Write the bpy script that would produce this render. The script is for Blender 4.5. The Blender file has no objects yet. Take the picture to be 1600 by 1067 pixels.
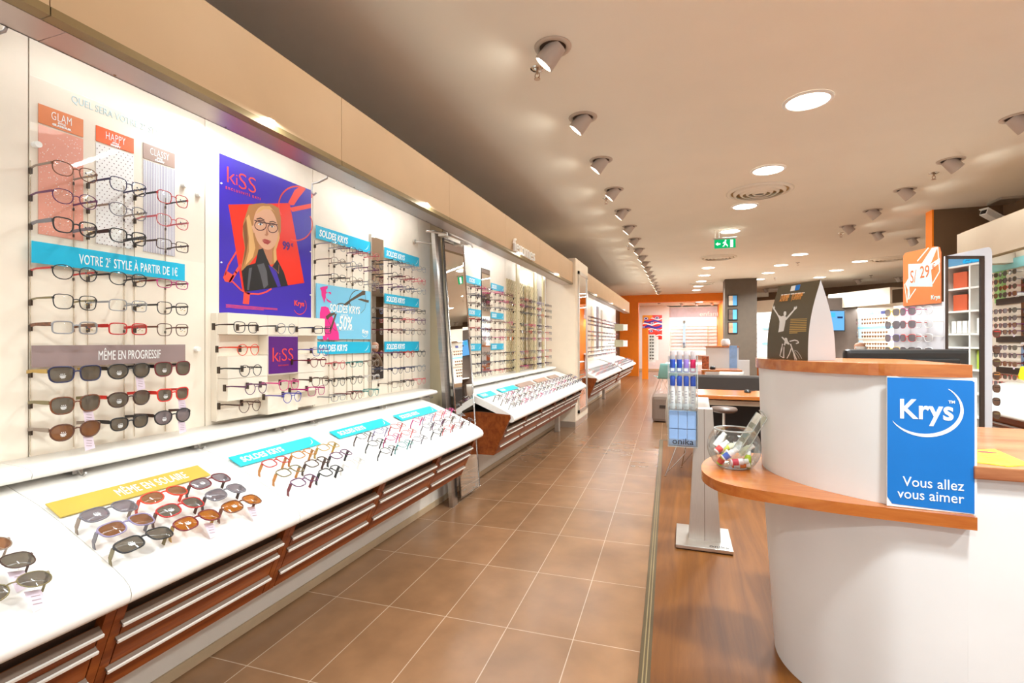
import bpy, bmesh, math, random
from math import sin, cos, pi, radians
from mathutils import Vector, Matrix

random.seed(7)
SC = bpy.context.scene
COL = SC.collection

# ------------------------------------------------------------------ camera, world, light, exposure
FPX, YAW, EYE = 776.0, radians(19.1), 1.33
CY, SY = cos(YAW), sin(YAW)
cam_data = bpy.data.cameras.new('camera')
cam_data.sensor_width = 36.0
cam_data.lens = 36.0 * FPX / 1600.0
cam_data.clip_start = 0.02
cam_data.clip_end = 200
cam = bpy.data.objects.new('camera', cam_data)
cam.location = (0, 0, EYE)
cam.rotation_euler = (pi / 2, 0, YAW)
COL.objects.link(cam)
SC.camera = cam

SC.view_settings.view_transform = 'Standard'
SC.view_settings.look = 'None'
SC.view_settings.gamma = 1.0
SC.view_settings.use_curve_mapping = False
SC.view_settings.exposure = 0.45
SC.cycles.use_denoising = True
SC.cycles.max_bounces = 8
SC.cycles.transparent_max_bounces = 24
SC.cycles.sample_clamp_indirect = 6.0

W_TUBE = 7.0      # watts per metre of fluorescent tube
W_SPOT = 1.5      # each adjustable ceiling spot
W_DOWN = 41.0      # each round downlight
MALL = 0.9        # light of the mall coming in through the open shop front
WARM = (0.90, 1.0, 1.03)
SPOTC = (0.96, 1.0, 0.92)
COOL = (0.90, 1.0, 1.03)

world = bpy.data.worlds.new('world')
SC.world = world
world.use_nodes = True
_bg = world.node_tree.nodes['Background']
_bg.inputs[0].default_value = (0.86, 0.97, 1.06, 1)
_bg.inputs[1].default_value = MALL


def area_light(name, loc, aim, sx, sy, watts, color, shape='RECTANGLE', parent=None, spread=180):
    d = bpy.data.lights.new(name, 'AREA')
    d.shape = shape
    d.size = sx
    if shape in ('RECTANGLE', 'ELLIPSE'):
        d.size_y = sy
    d.energy = watts
    d.spread = radians(spread)
    d.color = color
    o = bpy.data.objects.new(name, d)
    o.location = loc
    o.rotation_euler = Vector(aim).to_track_quat('-Z', 'Y').to_euler()
    COL.objects.link(o)
    if parent:
        o.parent = parent
        o.location = Vector(loc) - parent.location
    return o


# ------------------------------------------------------------------ measuring: a pixel of the photograph to a point of the shop
def ray(px, py):
    a = (px - 800.0) / FPX
    b = -(py - 533.5) / FPX
    return Vector((a * CY - SY, a * SY + CY, b))


def onX(px, py, x):
    d = ray(px, py)
    return d * (x / d.x) + Vector((0, 0, EYE))


def onY(px, py, y):
    d = ray(px, py)
    return d * (y / d.y) + Vector((0, 0, EYE))


def onZ(px, py, z):
    d = ray(px, py)
    return d * ((z - EYE) / d.z) + Vector((0, 0, EYE))


def atD(px, py, dist):
    return ray(px, py) * dist + Vector((0, 0, EYE))


# ------------------------------------------------------------------ materials
def S(h):
    h = h.lstrip('#')
    out = []
    for i in (0, 2, 4):
        c = int(h[i:i + 2], 16) / 255.0
        out.append(c / 12.92 if c <= 0.04045 else ((c + 0.055) / 1.055) ** 2.4)
    return tuple(out) + (1.0,)


MATS = {}


def mat(name, hexc, rough=0.5, metal=0.0, vary=0.06, scale=9.0, spec=0.5, coat=0.0, stretch=None, bump=0.0):
    """A Principled material whose colour is gently varied by noise."""
    if name in MATS:
        return MATS[name]
    m = bpy.data.materials.new(name)
    m.use_nodes = True
    nt = m.node_tree
    b = nt.nodes['Principled BSDF']
    b.inputs['Roughness'].default_value = rough
    b.inputs['Metallic'].default_value = metal
    b.inputs['Specular IOR Level'].default_value = spec
    b.inputs['Coat Weight'].default_value = coat
    b.inputs['Coat Roughness'].default_value = 0.08
    c = S(hexc)
    tc = nt.nodes.new('ShaderNodeTexCoord')
    mp = nt.nodes.new('ShaderNodeMapping')
    if stretch:
        mp.inputs['Scale'].default_value = stretch
    nz = nt.nodes.new('ShaderNodeTexNoise')
    nz.inputs['Scale'].default_value = scale
    nz.inputs['Detail'].default_value = 4.0
    rp = nt.nodes.new('ShaderNodeValToRGB')
    rp.color_ramp.elements[0].position = 0.3
    rp.color_ramp.elements[1].position = 0.7
    rp.color_ramp.elements[0].color = tuple(max(0, v * (1 - vary)) for v in c[:3]) + (1,)
    rp.color_ramp.elements[1].color = tuple(min(1, v * (1 + vary)) for v in c[:3]) + (1,)
    nt.links.new(tc.outputs['Object'], mp.inputs['Vector'])
    nt.links.new(mp.outputs['Vector'], nz.inputs['Vector'])
    nt.links.new(nz.outputs['Fac'], rp.inputs['Fac'])
    nt.links.new(rp.outputs['Color'], b.inputs['Base Color'])
    if bump:
        bp = nt.nodes.new('ShaderNodeBump')
        bp.inputs['Strength'].default_value = bump
        bp.inputs['Distance'].default_value = 0.002
        nt.links.new(nz.outputs['Fac'], bp.inputs['Height'])
        nt.links.new(bp.outputs['Normal'], b.inputs['Normal'])
    MATS[name] = m
    return m


def wood(name, c1, c2, rough=0.3, stretch=(30, 1.6, 30), coat=0.3, spec=0.5):
    if name in MATS:
        return MATS[name]
    m = bpy.data.materials.new(name)
    m.use_nodes = True
    nt = m.node_tree
    b = nt.nodes['Principled BSDF']
    b.inputs['Roughness'].default_value = rough
    b.inputs['Coat Weight'].default_value = coat
    b.inputs['Specular IOR Level'].default_value = spec
    b.inputs['Coat Roughness'].default_value = 0.12
    tc = nt.nodes.new('ShaderNodeTexCoord')
    mp = nt.nodes.new('ShaderNodeMapping')
    mp.inputs['Scale'].default_value = stretch
    n1 = nt.nodes.new('ShaderNodeTexNoise')
    n1.inputs['Scale'].default_value = 1.0
    n1.inputs['Detail'].default_value = 8.0
    n1.inputs['Roughness'].default_value = 0.65
    n1.inputs['Distortion'].default_value = 0.6
    rp = nt.nodes.new('ShaderNodeValToRGB')
    rp.color_ramp.elements[0].position = 0.32
    rp.color_ramp.elements[1].position = 0.68
    rp.color_ramp.elements[0].color = S(c1)
    rp.color_ramp.elements[1].color = S(c2)
    nt.links.new(tc.outputs['Object'], mp.inputs['Vector'])
    nt.links.new(mp.outputs['Vector'], n1.inputs['Vector'])
    nt.links.new(n1.outputs['Fac'], rp.inputs['Fac'])
    nt.links.new(rp.outputs['Color'], b.inputs['Base Color'])
    MATS[name] = m
    return m


def emit(name, hexc, strength):
    if name in MATS:
        return MATS[name]
    m = bpy.data.materials.new(name)
    m.use_nodes = True
    nt = m.node_tree
    nt.nodes.clear()
    out = nt.nodes.new('ShaderNodeOutputMaterial')
    e = nt.nodes.new('ShaderNodeEmission')
    e.inputs[0].default_value = S(hexc)
    e.inputs[1].default_value = strength
    nt.links.new(e.outputs[0], out.inputs[0])
    MATS[name] = m
    return m


def clear(name, hexc, gloss=0.08, alpha=0.0, rough=0.02, fres=0.55):
    """Thin clear plastic or glass: transparent, tinted, with a fresnel gloss."""
    if name in MATS:
        return MATS[name]
    m = bpy.data.materials.new(name)
    m.use_nodes = True
    nt = m.node_tree
    nt.nodes.clear()
    out = nt.nodes.new('ShaderNodeOutputMaterial')
    t = nt.nodes.new('ShaderNodeBsdfTransparent')
    t.inputs[0].default_value = S(hexc)
    g = nt.nodes.new('ShaderNodeBsdfGlossy')
    g.inputs['Roughness'].default_value = rough
    lw = nt.nodes.new('ShaderNodeLayerWeight')
    lw.inputs['Blend'].default_value = 0.25
    mr = nt.nodes.new('ShaderNodeMath')
    mr.operation = 'MULTIPLY_ADD'
    mr.inputs[1].default_value = fres
    mr.inputs[2].default_value = gloss
    mx = nt.nodes.new('ShaderNodeMixShader')
    nt.links.new(lw.outputs['Fresnel'], mr.inputs[0])
    nt.links.new(mr.outputs[0], mx.inputs[0])
    nt.links.new(t.outputs[0], mx.inputs[1])
    nt.links.new(g.outputs[0], mx.inputs[2])
    last = mx
    if alpha > 0:
        d = nt.nodes.new('ShaderNodeBsdfDiffuse')
        d.inputs[0].default_value = S(hexc)
        m2 = nt.nodes.new('ShaderNodeMixShader')
        m2.inputs[0].default_value = alpha
        nt.links.new(mx.outputs[0], m2.inputs[1])
        nt.links.new(d.outputs[0], m2.inputs[2])
        last = m2
    nt.links.new(last.outputs[0], out.inputs[0])
    MATS[name] = m
    return m


def mirror_mat(name, hexc='#e8e8e6', rough=0.0):
    return mat(name, hexc, rough=rough, metal=1.0, vary=0.0)


# ------------------------------------------------------------------ mesh collector
class MB:
    def __init__(self):
        self.v, self.f, self.m, self.s = [], [], [], []
        self.k = 0
        self.sm = False

    def add(self, vs, fs, k=None, smooth=None):
        b = len(self.v)
        self.v.extend(Vector(p) for p in vs)
        kk = self.k if k is None else k
        ss = self.sm if smooth is None else smooth
        for f in fs:
            self.f.append([b + i for i in f])
            self.m.append(kk)
            self.s.append(ss)
        return self

    def box(self, x0, x1, y0, y1, z0, z1, bev=0.0, M=None, k=None):
        if bev <= 0:
            vs = [(x, y, z) for x in (x0, x1) for y in (y0, y1) for z in (z0, z1)]
            fs = [(0, 1, 3, 2), (4, 6, 7, 5), (0, 4, 5, 1), (2, 3, 7, 6), (0, 2, 6, 4), (1, 5, 7, 3)]
        else:
            bm = bmesh.new()
            bmesh.ops.create_cube(bm, size=1.0)
            for q in bm.verts:
                q.co = Vector(((x0 + x1) / 2 + q.co.x * (x1 - x0), (y0 + y1) / 2 + q.co.y * (y1 - y0), (z0 + z1) / 2 + q.co.z * (z1 - z0)))
            bmesh.ops.bevel(bm, geom=bm.edges[:], offset=bev, segments=2, affect='EDGES', profile=0.6)
            bm.verts.index_update()
            vs = [q.co.copy() for q in bm.verts]
            fs = [[q.index for q in f.verts] for f in bm.faces]
            bm.free()
        if M is not None:
            vs = [M @ Vector(p) for p in vs]
        return self.add(vs, fs, k)

    def cyl(self, p0, p1, r0, r1=None, n=16, cap=True, k=None, smooth=True):
        r1 = r0 if r1 is None else r1
        p0, p1 = Vector(p0), Vector(p1)
        d = (p1 - p0).normalized()
        u = d.orthogonal().normalized()
        w = d.cross(u)
        vs = []
        for p, r in ((p0, r0), (p1, r1)):
            for i in range(n):
                a = 2 * pi * i / n
                vs.append(p + (u * cos(a) + w * sin(a)) * r)
        fs = [(i, (i + 1) % n, n + (i + 1) % n, n + i) for i in range(n)]
        self.add(vs, fs, k, smooth)
        if cap:
            self.add(vs[:n], [list(range(n - 1, -1, -1))], k, False)
            self.add(vs[n:], [list(range(n))], k, False)
        return self

    def tube(self, pts, r, n=6, closed=False, k=None, up=None):
        pts = [Vector(p) for p in pts]
        N = len(pts)
        vs = []
        u = None
        for i, p in enumerate(pts):
            a = pts[(i - 1) % N] if (closed or i > 0) else p
            c = pts[(i + 1) % N] if (closed or i < N - 1) else p
            d = (c - a).normalized()
            if u is None:
                u = (Vector(up) if up else d.orthogonal())
            u = (u - d * u.dot(d))
            u = u.normalized() if u.length > 1e-6 else d.orthogonal().normalized()
            w = d.cross(u)
            rr = r[i] if isinstance(r, (list, tuple)) else r
            for j in range(n):
                t = 2 * pi * j / n
                vs.append(p + (u * cos(t) + w * sin(t)) * rr)
        fs = []
        for i in range(N if closed else N - 1):
            i2 = (i + 1) % N
            for j in range(n):
                j2 = (j + 1) % n
                fs.append((i * n + j, i * n + j2, i2 * n + j2, i2 * n + j))
        self.add(vs, fs, k, True)
        if not closed:
            self.add(vs[:n], [list(range(n - 1, -1, -1))], k, False)
            self.add(vs[-n:], [list(range(n))], k, False)
        return self

    def lathe(self, prof, c=(0, 0, 0), n=32, k=None, smooth=True):
        """prof: (radius, z) pairs from the bottom up; M axis = z."""
        c = Vector(c)
        vs, fs = [], []
        for r, z in prof:
            for i in range(n):
                a = 2 * pi * i / n
                vs.append(c + Vector((r * cos(a), r * sin(a), z)))
        for j in range(len(prof) - 1):
            for i in range(n):
                i2 = (i + 1) % n
                fs.append((j * n + i, j * n + i2, (j + 1) * n + i2, (j + 1) * n + i))
        return self.add(vs, fs, k, smooth)

    def prism(self, outline, a, b, k=None, smooth=False):
        """outline: points (3D) of one end; a, b: offset vectors of the two ends."""
        a, b = Vector(a), Vector(b)
        n = len(outline)
        p0 = [Vector(p) + a for p in outline]
        p1 = [Vector(p) + b for p in outline]
        self.add(p0 + p1, [(i, (i + 1) % n, n + (i + 1) % n, n + i) for i in range(n)], k, smooth)
        self.add(p0, [list(range(n - 1, -1, -1))], k, False)
        self.add(p1, [list(range(n))], k, False)
        return self

    def poly(self, pts, k=None):
        return self.add(pts, [list(range(len(pts)))], k, False)

    def mesh(self, name, mats, off=None):
        me = bpy.data.meshes.new(name)
        vs = [tuple(p - off) for p in self.v] if off is not None else [tuple(p) for p in self.v]
        me.from_pydata(vs, [], self.f)
        for m in (mats if isinstance(mats, (list, tuple)) else [mats]):
            me.materials.append(m)
        me.polygons.foreach_set('material_index', self.m)
        me.polygons.foreach_set('use_smooth', self.s)
        bm = bmesh.new()
        bm.from_mesh(me)
        bmesh.ops.recalc_face_normals(bm, faces=bm.faces)
        bm.to_mesh(me)
        bm.free()
        me.update()
        return me

    def build(self, name, mats, parent=None, loc=None, local=False):
        """Links ONE object. With a parent the points are world points unless local=True; without one loc is its origin."""
        if parent is not None:
            off = None if local else parent.location
        else:
            off = Vector(loc) if loc is not None else None
        o = bpy.data.objects.new(name, self.mesh(name, mats, off))
        COL.objects.link(o)
        if parent is not None:
            o.parent = parent
        elif loc is not None:
            o.location = loc
        return o


def tag(o, label=None, cat=None, group=None, kind=None):
    if label:
        o['label'] = label
    if cat:
        o['category'] = cat
    if group:
        o['group'] = group
    if kind:
        o['kind'] = kind
    return o


def thing(name, label, cat, loc=(0, 0, 0), group=None, rot=(0, 0, 0)):
    o = bpy.data.objects.new(name, None)
    o.location = loc
    o.rotation_euler = rot
    o.empty_display_size = 0.05
    COL.objects.link(o)
    return tag(o, label, cat, group)


def part(name, me, parent, loc=(0, 0, 0), rot=(0, 0, 0), label=None):
    o = bpy.data.objects.new(name, me)
    o.parent = parent
    o.location = loc
    o.rotation_euler = rot
    COL.objects.link(o)
    if label:
        o['label'] = label
    return o


ORD = ['first', 'second', 'third', 'fourth', 'fifth', 'sixth', 'seventh', 'eighth', 'ninth', 'tenth', 'eleventh', 'twelfth', 'thirteenth', 'fourteenth',
       'fifteenth', 'sixteenth', 'seventeenth', 'eighteenth', 'nineteenth', 'twentieth']

_TXT = {}


def text_mesh(body, size, m, shear=0.0, off=0.0, ext=0.0006, align='LEFT', sx=1.0, space=1.0, bold=False):
    key = (body, size, m.name, shear, off, align, sx, space)
    if key in _TXT:
        return _TXT[key]
    cu = bpy.data.curves.new('lettering', 'FONT')
    cu.body = body
    cu.size = size
    cu.shear = shear
    cu.offset = off
    cu.extrude = ext
    cu.align_x = align
    cu.space_character = space
    cu.resolution_u = 3
    o = bpy.data.objects.new('tmp_text', cu)
    COL.objects.link(o)
    dg = bpy.context.evaluated_depsgraph_get()
    me = bpy.data.meshes.new_from_object(o.evaluated_get(dg))
    bpy.data.objects.remove(o)
    bpy.data.curves.remove(cu)
    if off and me.vertices and (max(abs(v.co.y) for v in me.vertices) > 1.6 * size or min(v.co.y for v in me.vertices) < -.6 * size):
        bpy.data.meshes.remove(me)
        return text_mesh(body, size, m, shear, 0.0, ext, align, sx, space)
    me.transform(Matrix.Diagonal((sx, 1, 1, 1)))
    me.name = 'lettering'
    me.materials.clear()
    me.materials.append(m)
    for p in me.polygons:
        p.material_index = 0
    _TXT[key] = me
    return me


WALLTXT = (pi / 2, 0, pi / 2)       # lettering that faces +X and reads along +Y
FRONTTXT = (pi / 2, 0, 0)           # lettering that faces -Y and reads along +X

# ------------------------------------------------------------------ palette
M_WHITE = mat('white_laminate', '#f3f0ea', rough=0.35, vary=0.02)
M_TOP = mat('worktop_white', '#f2ede6', rough=0.28, vary=0.03, scale=40)
M_PANEL = mat('panel_cream', '#f1e5d3', rough=0.55, vary=0.03)
M_PANELW = mat('panel_white', '#f4f1ec', rough=0.5, vary=0.02)
M_FASCIA = mat('fascia_cream', '#cfae88', rough=0.5, vary=0.03, scale=3)
M_FASCIA2 = mat('fascia_pale', '#e3d6c4', rough=0.5, vary=0.03, scale=3)
M_STEEL = mat('brushed_steel', '#b9b4b0', rough=0.3, metal=1.0, vary=0.08, scale=2, stretch=(1, 1, 60))
M_ALU = mat('aluminium', '#d8d2ca', rough=0.28, metal=0.9, vary=0.05)
M_CHROME = mat('chrome', '#d6d6d6', rough=0.12, metal=1.0, vary=0.02)
M_GREYLAC = mat('grey_lacquer', '#b5a497', rough=0.4, metal=0.25, vary=0.04)
M_DRAWER = wood('drawer_wood', '#6a2d0c', '#8f4a1c', rough=0.4, stretch=(30, 1.5, 22), coat=0.0, spec=0.2)
M_CABDARK = mat('drawer_recess', '#4a3628', rough=0.55)
M_COUNTER = wood('counter_wood', '#a8561f', '#c47634', rough=0.25, stretch=(3, 24, 24))
M_DARKWALL = mat('brown_paint', '#6b5138', rough=0.7, vary=0.04)
M_BLACK = mat('black_plastic', '#1a1816', rough=0.4)
M_DARK = mat('dark_brown', '#3b2a20', rough=0.5)
M_CYAN = mat('cyan_card', '#12b6dc', rough=0.35, vary=0.03)
M_CYAN2 = mat('turquoise_card', '#12c3cf', rough=0.35, vary=0.03)
M_GOLD = mat('gold_card', '#c3a944', rough=0.35, vary=0.06)
M_MAUVE = mat('mauve_card', '#9c8683', rough=0.4, vary=0.03)
M_INKW = mat('white_ink', '#fbfaf7', rough=0.5, vary=0.0)
M_CLEAR = clear('clear_acrylic', '#fdfdfd', gloss=0.005, fres=0.10)
M_RACK = clear('rack_acrylic', '#f2f4f3', gloss=0.10, alpha=0.06)
M_MIRROR = mirror_mat('mirror_glass')
M_ORANGE = mat('orange_paint', '#f98606', rough=0.55, vary=0.03)
M_CEIL = mat('ceiling_paint', '#f1ebdd', rough=0.85, vary=0.015, scale=2)
M_DISC = emit('lamp_disc', '#fff6e8', 14.0)
M_SPOTDISC = emit('spot_disc', '#fff3df', 22.0)
M_TUBEGLOW = emit('tube_glow', '#f4fbff', 9.0)

# ------------------------------------------------------------------ the room
TILT = radians(1.6)


def tile_floor():
    m = bpy.data.materials.new('floor_tiles')
    m.use_nodes = True
    nt = m.node_tree
    b = nt.nodes['Principled BSDF']
    tc = nt.nodes.new('ShaderNodeTexCoord')
    mp = nt.nodes.new('ShaderNodeMapping')
    mp.inputs['Rotation'].default_value = (0, 0, pi / 2)
    br = nt.nodes.new('ShaderNodeTexBrick')
    br.offset = 0.0
    br.squash = 1.0
    br.inputs['Scale'].default_value = 1.0
    br.inputs['Brick Width'].default_value = 0.578
    br.inputs['Row Height'].default_value = 0.311
    br.inputs['Mortar Size'].default_value = 0.0022
    br.inputs['Mortar Smooth'].default_value = 0.1
    br.inputs['Bias'].default_value = 0.0
    br.inputs['Color1'].default_value = S('#856043')
    br.inputs['Color2'].default_value = S('#7b583c')
    br.inputs['Mortar'].default_value = S('#ad927a')
    nz = nt.nodes.new('ShaderNodeTexNoise')
    nz.inputs['Scale'].default_value = 5.0
    nz.inputs['Detail'].default_value = 6.0
    ov = nt.nodes.new('ShaderNodeMixRGB')
    ov.blend_type = 'OVERLAY'
    ov.inputs[0].default_value = 0.35
    nt.links.new(tc.outputs['Object'], mp.inputs[0])
    nt.links.new(mp.outputs[0], br.inputs['Vector'])
    nt.links.new(tc.outputs['Object'], nz.inputs['Vector'])
    nt.links.new(br.outputs['Color'], ov.inputs[1])
    nt.links.new(nz.outputs['Fac'], ov.inputs[2])
    nt.links.new(ov.outputs[0], b.inputs['Base Color'])
    b.inputs['Roughness'].default_value = 0.25
    b.inputs['Specular IOR Level'].default_value = 0.45
    bp = nt.nodes.new('ShaderNodeBump')
    bp.inputs['Strength'].default_value = 0.25
    bp.inputs['Distance'].default_value = 0.002
    bp.invert = True
    nt.links.new(br.outputs['Fac'], bp.inputs['Height'])
    nt.links.new(bp.outputs['Normal'], b.inputs['Normal'])
    q = MB().box(-1.2, 9.5, -6.2, 28, -0.12, 0.0)
    o = q.build('floor', m, loc=None)
    o.location = (-1.4, 2.156, 0)
    o.rotation_euler = (0, 0, TILT)
    tag(o, 'glossy brown rectangular floor tiles with pale joints', 'floor', kind='structure')


tile_floor()


def strip_x(y, off=0.0):
    return -0.171 + off - (y - 1.996) * math.tan(TILT)


M_LAM = wood('floor_laminate', '#5e3410', '#7c4a1a', rough=0.45, stretch=(14, 0.9, 14), coat=0.0, spec=0.2)
q = MB()
y0, y1 = -4.0, 6.96
q.prism([(strip_x(y0, .046), y0, 0), (4.4, y0, 0), (4.4, y1 + .1, 0), (strip_x(y1, .046), y1, 0)], (0, 0, 0), (0, 0, 0.003))
tag(q.build('floor', M_LAM, loc=(1, 2, 0)), 'warm brown wood laminate floor around the reception desk', 'floor', kind='structure')
q = MB()
M_STRIP = mat('strip_metal', '#5d4d33', rough=0.35, metal=0.5)
M_STRIP2 = mat('strip_groove', '#97835c', rough=0.35, metal=0.5)
for a, b, h, k in ((0, .046, .004, 0), (.014, .019, .0052, 1), (.028, .033, .0052, 1)):
    q.k = k
    q.prism([(strip_x(y0, a), y0, 0), (strip_x(y0, b), y0, 0), (strip_x(y1, b), y1, 0), (strip_x(y1, a), y1, 0)], (0, 0, 0), (0, 0, h))
q.k = 0
q.prism([(strip_x(y1, 0), y1, 0), (3.9, y1 + .1, 0), (3.9, y1 + .146, 0), (strip_x(y1, 0), y1 + .046, 0)], (0, 0, 0), (0, 0, .004))
tag(q.build('trim_1', [M_STRIP, M_STRIP2]), 'dark grooved metal strip between the tiles and the wood floor', 'floor trim', kind='structure')

CEIL = 3.1
tag(MB().box(-2.5, 7.5, -4, 20.0, CEIL, CEIL + .15).build('ceiling', M_CEIL), 'smooth beige ceiling over the sales floor', 'ceiling', kind='structure')
tag(MB().box(-2.5, 7.5, 20.0, 26.5, 2.95, CEIL + .15).build('ceiling', M_CEIL), 'ceiling of the room behind the orange arch', 'ceiling', kind='structure')
tag(MB().box(-2.5, -2.35, -4, 26.5, 0, CEIL).build('wall_left', M_DARKWALL), 'dark brown wall above the left displays', 'wall', kind='structure')
tag(MB().box(3.9, 4.05, 4.4, 8.15, 0, CEIL).build('wall_right', M_DARKWALL), 'dark brown wall above the right display', 'wall', kind='structure')
tag(MB().box(4.4, 4.55, -4, 4.4, 0, CEIL).build('wall_right', M_PANELW), 'white wall behind the lens shelf, out of the photo', 'wall', kind='structure')
tag(MB().box(3.9, 4.5, 4.4, 4.46, 0, CEIL).build('wall_right', M_PANELW), 'white return wall beside the lens shelf, out of the photo', 'wall', kind='structure')

M_SKIRT = mat('skirting', '#c5ab89', rough=0.5)
M_PLINTH = mat('plinth', '#e6dccf', rough=0.5, vary=0.02)
q = MB()
q.box(-2.3, -1.90, -2.0, 7.53, 0.0, .34)
q.k = 1
q.box(-1.90, -1.892, -2.0, 7.53, 0.0, .045)
tag(q.build('baseboard_left', [M_PLINTH, M_SKIRT]), 'pale plinth wall under the left drawers', 'plinth', kind='structure')
q = MB()
q.box(-2.3, -1.90, 8.62, 16.0, 0.0, .34)
q.k = 1
q.box(-1.90, -1.892, 8.62, 16.0, 0.0, .045)
tag(q.build('baseboard_left', [M_PLINTH, M_SKIRT]), 'pale plinth wall under the far left drawers', 'plinth', kind='structure')

# the lit lining boards, with their seams
WX = -2.05


def lining(y0, y1, z0, z1, m, lab, x=WX):
    tag(MB().box(-2.3, x, y0 + .002, y1 - .002, z0, z1).build('wall_left', m), lab, 'wall panel', kind='structure')


lining(-2.0, 1.03, .34, 2.5, M_PANEL, 'lit cream lining panel nearest the camera')
lining(1.03, 1.67, .34, 2.5, M_PANEL, 'lit cream lining panel behind the sunglasses rows')
lining(1.67, 2.362, .34, 2.5, M_PANEL, 'lit cream lining panel behind the portrait poster')
lining(2.362, 3.585, .34, 2.5, M_PANEL, 'lit cream lining panel behind the narrow mirror')
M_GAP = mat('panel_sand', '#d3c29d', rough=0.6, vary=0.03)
lining(3.585, 3.78, .34, 2.5, M_PANEL, 'cream lining edge beside the leaning mirror')
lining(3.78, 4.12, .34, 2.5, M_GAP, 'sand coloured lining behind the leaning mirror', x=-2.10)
lining(4.12, 5.66, .34, 2.5, M_PANEL, 'lit cream lining panel with six cyan signs')
lining(5.66, 7.05, .34, 2.5, M_PANEL, 'lit cream lining panel behind the lattice boards')
lining(7.05, 7.55, .34, 2.5, M_PANELW, 'lit white lining panel beside the pillar')
lining(8.6, 11.9, .34, 2.5, M_PANEL, 'lit lining panel beyond the pillar')
lining(11.9, 15.98, .34, 2.5, M_PANELW, 'lit lining panel at the end of the left wall')

# fascia, soffit, light-blocking board and tubes
M_SOFFIT = mat('soffit_steel', '#c3b5b0', rough=0.34, metal=0.8, vary=0.06, scale=1.5, stretch=(1, 0.6, 1))
M_SEAM = mat('soffit_edge', '#8a744e', rough=0.4, metal=0.4)
tag(MB().box(-2.35, -1.63, -2.0, 16.0, 2.53, 2.55).build('light_block_board', M_DARK), 'unseen board added over the left light box to block stray light', 'trim', kind='structure')  # added and never seen; stops tube light leaking upwards


def fascia(y0, y1, lab):
    r = thing('fascia_panel', lab, 'panel', (-1.62, (y0 + y1) / 2, 2.38))
    MB().box(-1.66, -1.62, y0 + .0015, y1 - .0015, 2.235, 2.55).build('panel', M_FASCIA, r)
    MB().box(-1.66, -1.617, y0 + .0015, y1 - .0015, 2.21, 2.235).build('edge_trim', M_SEAM, r, ).__setitem__('label', 'brown metal edge strip')
    return r


ys = [-1.6, -.35, .86, 2.07, 3.28, 4.49, 5.70, 7.545]
for i in range(len(ys) - 1):
    fascia(ys[i], ys[i + 1], ['cream fascia panel just out of the photo over the left counter', 'cream fascia panel nearest the camera over the left displays', 'cream fascia panel over the three pattern cards',
                              'cream fascia panel over the portrait poster', 'cream fascia panel over the leaning mirror', 'cream fascia panel to the left of the white word', 'cream fascia panel carrying the raised white word'][i])
ys2 = [8.6, 10.4, 12.2, 14.0, 15.96]
for i in range(4):
    fascia(ys2[i], ys2[i + 1], 'cream fascia panel beyond the pillar, %s from it' % ORD[i])


def soffit(y0, y1, lab):
    r = thing('soffit_panel', lab, 'soffit', (-1.7, (y0 + y1) / 2, 2.21))
    q = MB().box(-1.79, -1.661, y0 + .001, y1 - .001, 2.209, 2.215)
    q.box(-1.79, -1.784, y0 + .001, y1 - .001, 2.209, 2.24)
    q.build('panel', M_SOFFIT, r)
    y = y0 + .2
    while y < y1 - .1:
        MB().cyl((-1.775, y, 2.2075), (-1.775, y, 2.21), .004, n=8).build('screw', M_SEAM, r)
        y += .42


sy = [-1.6, .92, 3.5, 5.6, 7.545]
for i in range(4):
    soffit(sy[i], sy[i + 1], ['shiny metal soffit panel nearest the camera', 'shiny metal soffit panel over the portrait poster', 'shiny metal soffit panel right of the leaning mirror', 'shiny metal soffit panel under the raised word'][i])
soffit(8.6, 12.2, 'shiny metal soffit panel just beyond the pillar')
soffit(12.2, 15.96, 'shiny metal soffit panel at the end of the left wall')


def tube_light(y0, y1, lab):
    r = thing('fluorescent_tube', lab, 'tube light', (-1.87, (y0 + y1) / 2, 2.30), 'tubes in the left light box')
    MB().cyl((-1.87, y0 + .03, 2.30), (-1.87, y1 - .03, 2.30), .013, n=12).build('tube', M_TUBEGLOW, r)
    q = MB()
    q.box(-1.90, -1.84, y0, y0 + .03, 2.28, 2.53)
    q.box(-1.90, -1.84, y1 - .03, y1, 2.28, 2.53)
    q.box(-1.90, -1.84, y0, y1, 2.335, 2.36)
    q.build('fitting', M_WHITE, r)
    area_light('tube_light', (-1.87, (y0 + y1) / 2, 2.284), (-.12, 0, -1), .03, (y1 - y0), W_TUBE * (y1 - y0), COOL, parent=r)


for a, b, l in ((-1.0, .9, 'glowing tube over the nearest counter end'), (.95, 2.3, 'glowing tube over the pattern cards and the poster'), (2.35, 3.55, 'glowing tube over the narrow wall mirror'),
                (4.15, 5.65, 'glowing tube over the six cyan signs'), (5.7, 7.5, 'glowing tube over the lattice boards'), (8.7, 10.8, 'glowing tube just beyond the pillar'),
                (10.9, 13.2, 'glowing tube over the middle of the far displays'), (13.3, 15.9, 'glowing tube at the end of the left wall')):
    tube_light(a, b, l)

# tube brackets that hang under the soffit
for i, (y, lab) in enumerate(((.86, 'bent metal bracket hanging at the upper left corner'), (2.19, 'bent metal bracket hanging right of the portrait poster'))):
    q = MB()
    q.tube([(-1.80, y, 2.235), (-1.80, y - .01, 2.20), (-1.83, y - .035, 2.175), (-1.86, y - .05, 2.165), (-1.865, y - .05, 2.12), (-1.85, y - .05, 2.105), (-1.835, y - .05, 2.115)], .005, n=6)
    tag(q.build('tube_bracket', M_STEEL, loc=(-1.8, y, 2.2)), lab, 'bracket')

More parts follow.
